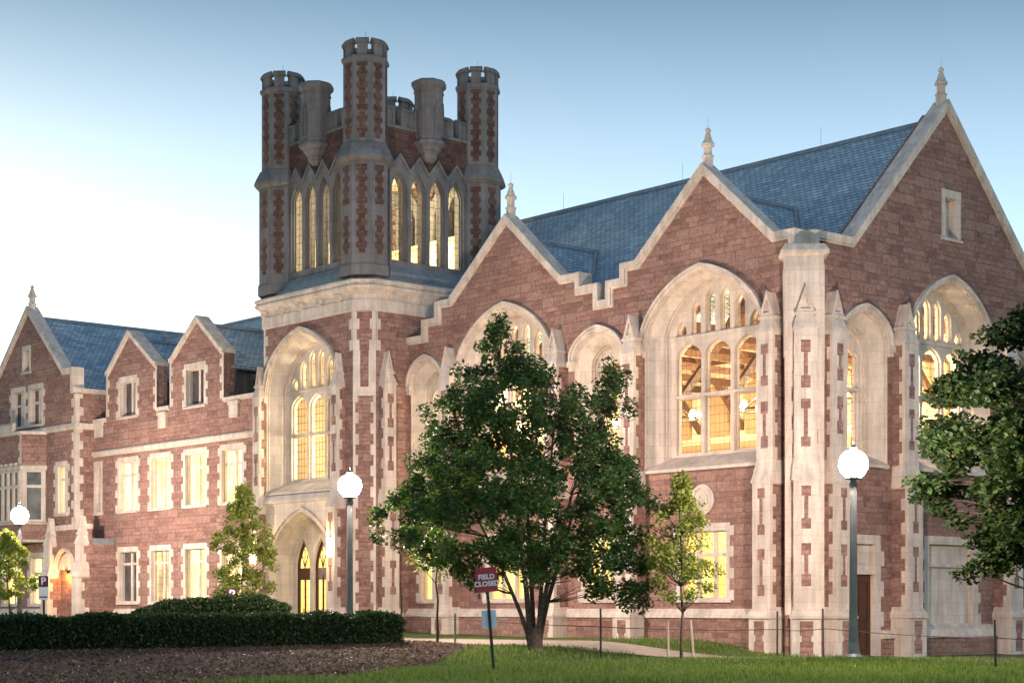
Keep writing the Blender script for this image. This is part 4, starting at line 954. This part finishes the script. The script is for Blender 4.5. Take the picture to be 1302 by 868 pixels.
def maple(x, y):
    z0 = ground_z(x, y); t = thing('maple_tree', 'dark leafy tree leaning in at the right edge before the gable end', 'tree', (x, y, z0))
    clumps = []; trunk = MB(); tips = []
    main = branch(trunk, (0, 0, -.2), (-.3, .2, 8.6), .26, .06, 0, 9, .01, 9); main_pts = main
    for k in range(185):
        while True:
            d = Vector((random.uniform(-1, 1), random.uniform(-1, 1), random.uniform(-1, 1)))
            if d.length < 1 and d.length > .25 and mnoise.noise(d * 2.3 + Vector((3.1, 0, 7.7))) > -.10: break
        p = (d.x * 3.7, d.y * 3.6, 6.0 + d.z * 3.5); cr = random.uniform(.45, .75); clumps.append((p, cr, int(270 * (cr / .6) ** 2), .65)); tips.append(p)
    for p in [(-4.1, -.3, 4.95), (-3.9, .2, 4.6), (-3.7, -.4, 4.9), (-3.4, .1, 4.25), (-3.2, -.2, 5.2), (-2.9, .1, 3.9), (-3.6, 0, 5.9), (-3.6, .2, 6.6), (-3.1, .1, 7.3), (-2.7, 0, 8.4), (-2.2, -.2, 9.0), (-1.2, 0, 9.6), (-2.7, .2, 8.0), (-2.3, 0, 2.8), (-1.9, -.1, 2.6), (-1.6, 0, 3.1), (-2.7, .1, 2.45), (-1.2, .2, 2.9), (-2.4, .1, 3.4)]:
        clumps.append((p, .48, 120, .6)); tips.append(p)
    for p in tips:
        q = min(main_pts, key=lambda q: (q - Vector(p)).length + (2 if q.z > p[2] else 0)); branch(trunk, q, p, .05, .008, .03, 4, .04, 5)
    trunk.build('trunk', 'bark', t, True); crown('crown', clumps, .092, .066, 'leaf_maple', t)
maple(15.3, 50.0)

def sapling(x, y, label, h, base_h, half, n, mat, leaf=(.06, .035), bend=0.0, group='young trees planted round the building'):
    z0 = ground_z(x, y); t = thing('young_tree', label, 'tree', (x, y, z0), 0, group); trunk = MB(); clumps = []
    pts = branch(trunk, (0, 0, -.1), (bend, 0, h * .96), .05, .012, 0, 7, .012, 6)
    for k in range(n):
        f = random.random() ** .9; z = base_h + (h - base_h) * f; prof_w = half * (math.sin(min(1, .22 + f * .9) * math.pi) ** .7 * .95 + .12)
        an = random.uniform(0, 6.28); rr = math.sqrt(random.random()) * prof_w; p = (bend * z / h + math.cos(an) * rr, math.sin(an) * rr, z)
        q = min(pts, key=lambda q: abs(q.z - z + rr * .7)); branch(trunk, q, p, .014, .004, 0, 3, .04, 4); clumps.append((p, random.uniform(.2, .36), random.randint(55, 95), .9))
    trunk.build('trunk', 'bark', t, True); crown('crown', clumps, leaf[0], leaf[1], mat, t, .3)
sapling(4.82, 51.55, 'slim yellow-green young tree between two stakes below the large arched window', 5.25, 1.75, .95, 80, 'leaf_light')
sapling(-2.35, 56.5, 'thin sapling with few leaves left of the birch, beside one stake', 3.7, 2.3, .72, 18, 'leaf_light', (.05, .03))
sapling(-9.8, 66.0, 'bushy pale green young tree left of the tower entrance', 5.6, 1.6, 1.15, 110, 'leaf_light', (.065, .04))
sapling(-21.3, 76.5, 'small pale green tree at the left edge under the lamp', 4.4, 1.7, 1.15, 60, 'leaf_light', (.07, .045))

# ------------------------------------------------------------------ clipped hedges
def hedge(name, label, path, wd, ht, n, leaf):
    t = thing(name, label, 'hedge', (path[0][0], path[0][1], 0), 0, 'clipped hedges in the mulch bed')
    ox, oy = path[0]; core = MB(); rings = []; S = []
    dens = []
    for i in range(len(path) - 1):
        for k in range(12):
            f = k / 12; dens.append(tuple(path[i][j] + (path[i+1][j] - path[i][j]) * f for j in range(2)))
    dens.append(path[-1][:2])
    NS = len(dens)
    prof = [(-1, 0), (-1.02, .45), (-.98, .82), (-.8, .98), (0, 1.02), (.8, .98), (.98, .82), (1.02, .45), (1, 0)]
    for i, (x, y) in enumerate(dens):
        x0, y0 = dens[max(0, i-1)]; x1, y1 = dens[min(NS-1, i+1)]; L = math.hypot(x1-x0, y1-y0); nx_, ny_ = (y1-y0)/L, -(x1-x0)/L
        H = ht(i / (NS - 1)); Wd = wd(i / (NS - 1)); zg = ground_z(x, y)
        rings.append([(x + nx_ * a * Wd - ox, y + ny_ * a * Wd - oy, zg - .08 + b * H + .04 * math.sin(i * 1.3 + b * 5)) for a, b in prof])
    core.loft(rings, closed=True)
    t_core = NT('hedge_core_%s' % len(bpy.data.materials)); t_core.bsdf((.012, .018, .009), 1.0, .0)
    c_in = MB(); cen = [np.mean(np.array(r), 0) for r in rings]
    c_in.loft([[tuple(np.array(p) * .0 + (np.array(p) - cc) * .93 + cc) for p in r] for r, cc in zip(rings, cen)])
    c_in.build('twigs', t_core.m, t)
    Rr = np.array(rings); n_ = n; i = rng.integers(0, NS - 1, n_); j = rng.integers(0, len(prof) - 1, n_); fu, fv = rng.random((n_, 1)), rng.random((n_, 1))
    P = (Rr[i, j] * (1 - fu) + Rr[i + 1, j] * fu) * (1 - fv) + (Rr[i, j + 1] * (1 - fu) + Rr[i + 1, j + 1] * fu) * fv
    # ends
    me_ = []
    for e, sgn in ((0, 1), (NS - 1, -1)):
        c0 = cen[e]; kk = n_ // 40; jj = rng.integers(0, len(prof), kk); f = np.sqrt(rng.random((kk, 1))); me_.append(c0 + (Rr[e, jj] - c0) * f)
    P = np.concatenate([P] + me_); n_ = len(P); P = P + rng.normal(size=(n_, 3)) * .035
    bump = np.sin(P[:, :1] * 2.1) * np.cos(P[:, 1:2] * 1.7) * .05; P = P + bump * np.array([[0, 0, 1.]])
    Nn = unit(n_); Nn[:, 2] += .5; Nn /= np.linalg.norm(Nn, axis=1, keepdims=True); s = rng.uniform(.7, 1.3, n_)
    quads_obj('foliage', P, Nn, unit(n_), leaf * s, leaf * .6 * s, 'leaf_hedge', t)
hedge('hedge', 'long dark clipped hedge in front of the mulch bed', HEDGE, lambda f: .62, lambda f: .84 + .03 * f, 60000, .045)
hedge('hedge', 'shorter rounded hedge behind the long one, near the tower entrance', [(-14.6, 59.0), (-12.4, 60.2), (-10.2, 61.0), (-7.7, 61.7)], lambda f: .9, lambda f: .62 + 1.22 * sm(f, 0, .55) - .35 * sm(f, .9, 1.0), 30000, .045)

# ------------------------------------------------------------------ street lamps
def lamp(x, y, zb, label):
    z0 = ground_z(x, y); t = thing('street_lamp', label, 'street lamp', (x, y, z0), 0, 'tall globe lamps on the lawn'); h = zb - z0
    mb = MB(); mb.lathe(0, 0, [(.24, -.1), (.24, .12), (.17, .2), (.13, .5), (.11, 1.2), (.085, h - .6), (.11, h - .56), (.11, h - .5), (.08, h - .46), (.08, h - .38)], 16); mb.build('pole', 'post', t, False)
    c = MB(); c.lathe(0, 0, [(.19, h - .39), (.23, h - .35), (.17, h - .30)], 16); c.build('fitter', 'post', t)
    bm = bmesh.new(); bmesh.ops.create_icosphere(bm, subdivisions=3, radius=.38); me = bpy.data.meshes.new('globe'); bm.to_mesh(me); bm.free(); me.materials.append(M['globe'])
    for p in me.polygons: p.use_smooth = True
    g = bpy.data.objects.new('globe', me); COL.objects.link(g); g.parent = t; g.location = (0, 0, h)
    f = MB(); f.lathe(0, 0, [(.10, h + .36), (.09, h + .44), (.03, h + .49), (.015, h + .6)], 10); f.build('cap', 'post', t)
lamp(8.87, 47.0, 5.24, 'glaring globe lamp on a thick grey pole before the gable end door')
lamp(-5.2, 58.0, 5.42, 'glaring globe lamp rising behind the hedge beside the tower entrance')
lamp(-21.5, 79.0, 5.55, 'glaring globe lamp at the left edge above a small tree')

# ------------------------------------------------------------------ signs
def text_mesh(name, s, size, mat, parent, loc, rot, extrude=.002, align='CENTER', bold=0.0):
    cu_ = bpy.data.curves.new(name, 'FONT'); cu_.body = s; cu_.size = size; cu_.extrude = extrude; cu_.align_x = align; cu_.align_y = 'CENTER'; cu_.offset = bold
    tmp = bpy.data.objects.new('tmp', cu_); COL.objects.link(tmp); dg = bpy.context.evaluated_depsgraph_get(); dg.update()
    me = bpy.data.meshes.new_from_object(tmp.evaluated_get(dg)); bpy.data.objects.remove(tmp); me.materials.clear(); me.materials.append(M[mat])
    o = bpy.data.objects.new(name, me); COL.objects.link(o); o.parent = parent; o.location = loc; o.rotation_euler = rot; return o
x, y = -.42, 42.07; z0 = ground_z(x, y)
t = thing('notice_sign', 'leaning red sign reading FIELD CLOSED on a dark post by the birch', 'sign', (x, y, z0)); t.rotation_euler = (0, R(-4.6), 0)
IDY = lambda a, z, d: (a, d, z)
mb = MB(); mb.box(IDY, -.035, .035, -.25, 2.42, -.03, .03); mb.box(IDY, -.06, .06, -.05, .06, -.06, .06); mb.build('post', 'iron', t)
def rrect(w_, h_, cz, r=.03): return [(sx * (w_/2 - r) + r * math.cos(a), cz + sz * (h_/2 - r) + r * math.sin(a)) for sx, sz, a0 in ((1, 1, 0), (-1, 1, 90), (-1, -1, 180), (1, -1, 270)) for a in (R(a0), R(a0 + 45), R(a0 + 90))]
mb = MB(); mb.prism(IDY, rrect(.50, .57, 2.17), -.055, -.035); bd = mb.build('board', 'sign_red', t)
text_mesh('lettering', 'FIELD', .155, 'sign_white', bd, (0.0, -.058, 2.235), (R(90), 0, 0), bold=.006); text_mesh('lettering', 'CLOSED', .155, 'sign_white', bd, (0.0, -.058, 2.075), (R(90), 0, 0), bold=.006)
mb = MB(); mb.box(IDY, -.03, .03, 1.72, 1.86, -.05, -.03); mb.tube([(-.2, .0, 1.74), (-.2, 0, 1.86)], [.03, .03], 6); mb.build('bracket', 'iron', t)
mb = MB(); mb.box(IDY, -.18, .16, 1.05, 1.46, .035, .05); mb.build('back_board', 'sign_blue', t)
def parking_sign(x, y, top, label, w_=.42):
    z0 = ground_z(x, y); t = thing('parking_sign', label, 'sign', (x, y, z0), 0, 'small parking signs before the wing'); h = top - z0
    mb = MB(); mb.tube([(0, 0, -.2), (0, 0, h)], [.05, .05], 8); mb.build('post', 'iron', t)
    mb = MB(); mb.box(IDY, -w_/2, w_/2, h - .46, h, -.075, -.055); b = mb.build('board', 'sign_maroon', t); text_mesh('lettering', 'P', .42, 'sign_white', b, (0, -.079, h - .23), (R(90), 0, 0), bold=.012)
    mb = MB(); mb.box(IDY, -w_/2, w_/2, h - 1.0, h - .47, -.075, -.055); b2 = mb.build('lower_board', 'sign_white', t); mb = MB(); mb.box(IDY, -w_/2 + .05, w_/2 - .05, h - .92, h - .86, -.08, -.074); mb.build('stripe', 'sign_maroon', b2)
parking_sign(-19.8, 76.5, 2.87, 'small maroon and white parking sign on a dark post beside the porch')
parking_sign(-9.9, 64.0, 2.22, 'small parking sign peeping over the rear hedge under the young tree', .36)

# ------------------------------------------------------------------ wire fence and stakes
fx = [(-3.55, 58.2), (2.6, 52.94), (7.83, 53.4), (8.74, 50.74), (11.98, 44.81), (14.5, 44.6)]
fz = [1.95, 1.5, 1.42, 1.5, 1.23, 1.25]
FEN = thing('wire_fence', 'low wire fence on thin dark posts across the lawn', 'fence', (fx[0][0], fx[0][1], ground_z(*fx[0])))
def loc_(x, y, z): return (x - fx[0][0], y - fx[0][1], z - ground_z(*fx[0]))
wires = MB()
for i, ((x, y), zt) in enumerate(zip(fx, fz)):
    mb = MB(); g = ground_z(x, y); mb.tube([loc_(x, y, g - .2), loc_(x + random.uniform(-.03, .03), y, zt)], [.032, .028], 6); mb.build('post', 'iron', FEN)
    if i:
        for fr in (.62,):
            p0 = (fx[i-1][0], fx[i-1][1]); g0 = ground_z(*p0); za, zb = g0 + (fz[i-1] - g0) * fr, g + (zt - g) * fr; pts = []
            for k in range(9):
                f = k / 8; pts.append(loc_(p0[0] + (x - p0[0]) * f, p0[1] + (y - p0[1]) * f, za + (zb - za) * f - .05 * math.sin(f * math.pi)))
            wires.tube(pts, [.010] * 9, 4)
wires.build('wire', 'iron', FEN)
def stake(x, y, zt, lean, label):
    g = ground_z(x, y); mb = MB(); mb.tube([(0, 0, -.15), (lean * .5, 0, (zt - g) * .5), (lean, 0, zt - g)], [.04, .038, .036], 6); o = mb.build('tree_stake', 'stake', None); o.location = (x, y, g)
    tag(o, label, 'stake', 'pale stakes beside the young trees')
stake(4.45, 51.5, 1.17, -.02, 'pale upright stake left of the slim yellow-green young tree'); stake(5.18, 51.5, 1.17, -.10, 'pale leaning stake right of the slim yellow-green young tree'); stake(-1.75, 55.6, 1.35, 0, 'pale stake between the thin sapling and the birch')

# ------------------------------------------------------------------ grass blades and mulch chips
def in_mulch(x, y, A=None, B=None):
    A, B = A or le, B or ri
    for k in range(len(A) - 1):
        quad = [A[k], A[k+1], B[k+1], B[k]]; s = 0; ok = True
        for a in range(4):
            x0, y0, _ = quad[a]; x1, y1, _ = quad[(a+1) % 4]; cr = (x1-x0)*(y-y0) - (y1-y0)*(x-x0)
            if s == 0: s = math.copysign(1, cr)
            elif cr * s < 0: ok = False; break
        if ok: return True
    return False
pts = []
while len(pts) < 52000:
    y = random.uniform(34.5, 60); x = random.uniform(-.30, .31) * y
    if random.random() > (38 / y) ** 1.2: continue
    dx, dy = x - XC, y - YC; v = dx * math.cos(ANG) + dy * math.sin(ANG); u = -dx * math.sin(ANG) + dy * math.cos(ANG)
    if (v > -.25 and u > -.3) or in_mulch(x, y) or in_mulch(x, y, PL_, PR_) or (u < -.2 and v > -3 and y > 53.6): continue
    pts.append((x, y, ground_z(x, y)))
P = np.array(pts); n = len(P); hgt = rng.uniform(.03, .085, n) * (1 + .5 * np.sin(P[:, 0] * .9) * np.cos(P[:, 1] * .7)); T = np.stack([rng.normal(0, .35, n), rng.normal(0, .35, n), np.ones(n)], 1)
Nn = np.stack([rng.normal(size=n), rng.normal(size=n), np.zeros(n)], 1); Nn /= np.linalg.norm(Nn, axis=1, keepdims=True); P[:, 2] += hgt * .9
M['blade'] = mat_leaf('grass_blade', (.065, .120, .028), (.115, .19, .045), (.25, .255, .10))
g_o = quads_obj('grass', P, Nn, T, hgt, np.full(n, .016), 'blade'); tag(g_o, 'short green lawn grass in front of the building', 'grass', None, 'stuff')
pts = []
while len(pts) < 16000:
    y = random.uniform(34, 56); x = random.uniform(-.30, .02) * y
    if in_mulch(x, y): pts.append((x, y, ground_z(x, y) + .05))
P = np.array(pts); n = len(P); Nn = unit(n); Nn[:, 2] = np.abs(Nn[:, 2]) + .5; Nn /= np.linalg.norm(Nn, axis=1, keepdims=True); s = rng.uniform(.4, 1.3, n) ** 1.5
M['chip'] = mat_leaf('mulch_chip', (.028, .018, .013), (.095, .060, .045), (.30, .23, .19))
c_o = quads_obj('mulch_chips', P, Nn, unit(n), .055 * s, .02 * s, 'chip'); tag(c_o, 'dark brown mulch chips covering the hedge bed', 'mulch', None, 'stuff')
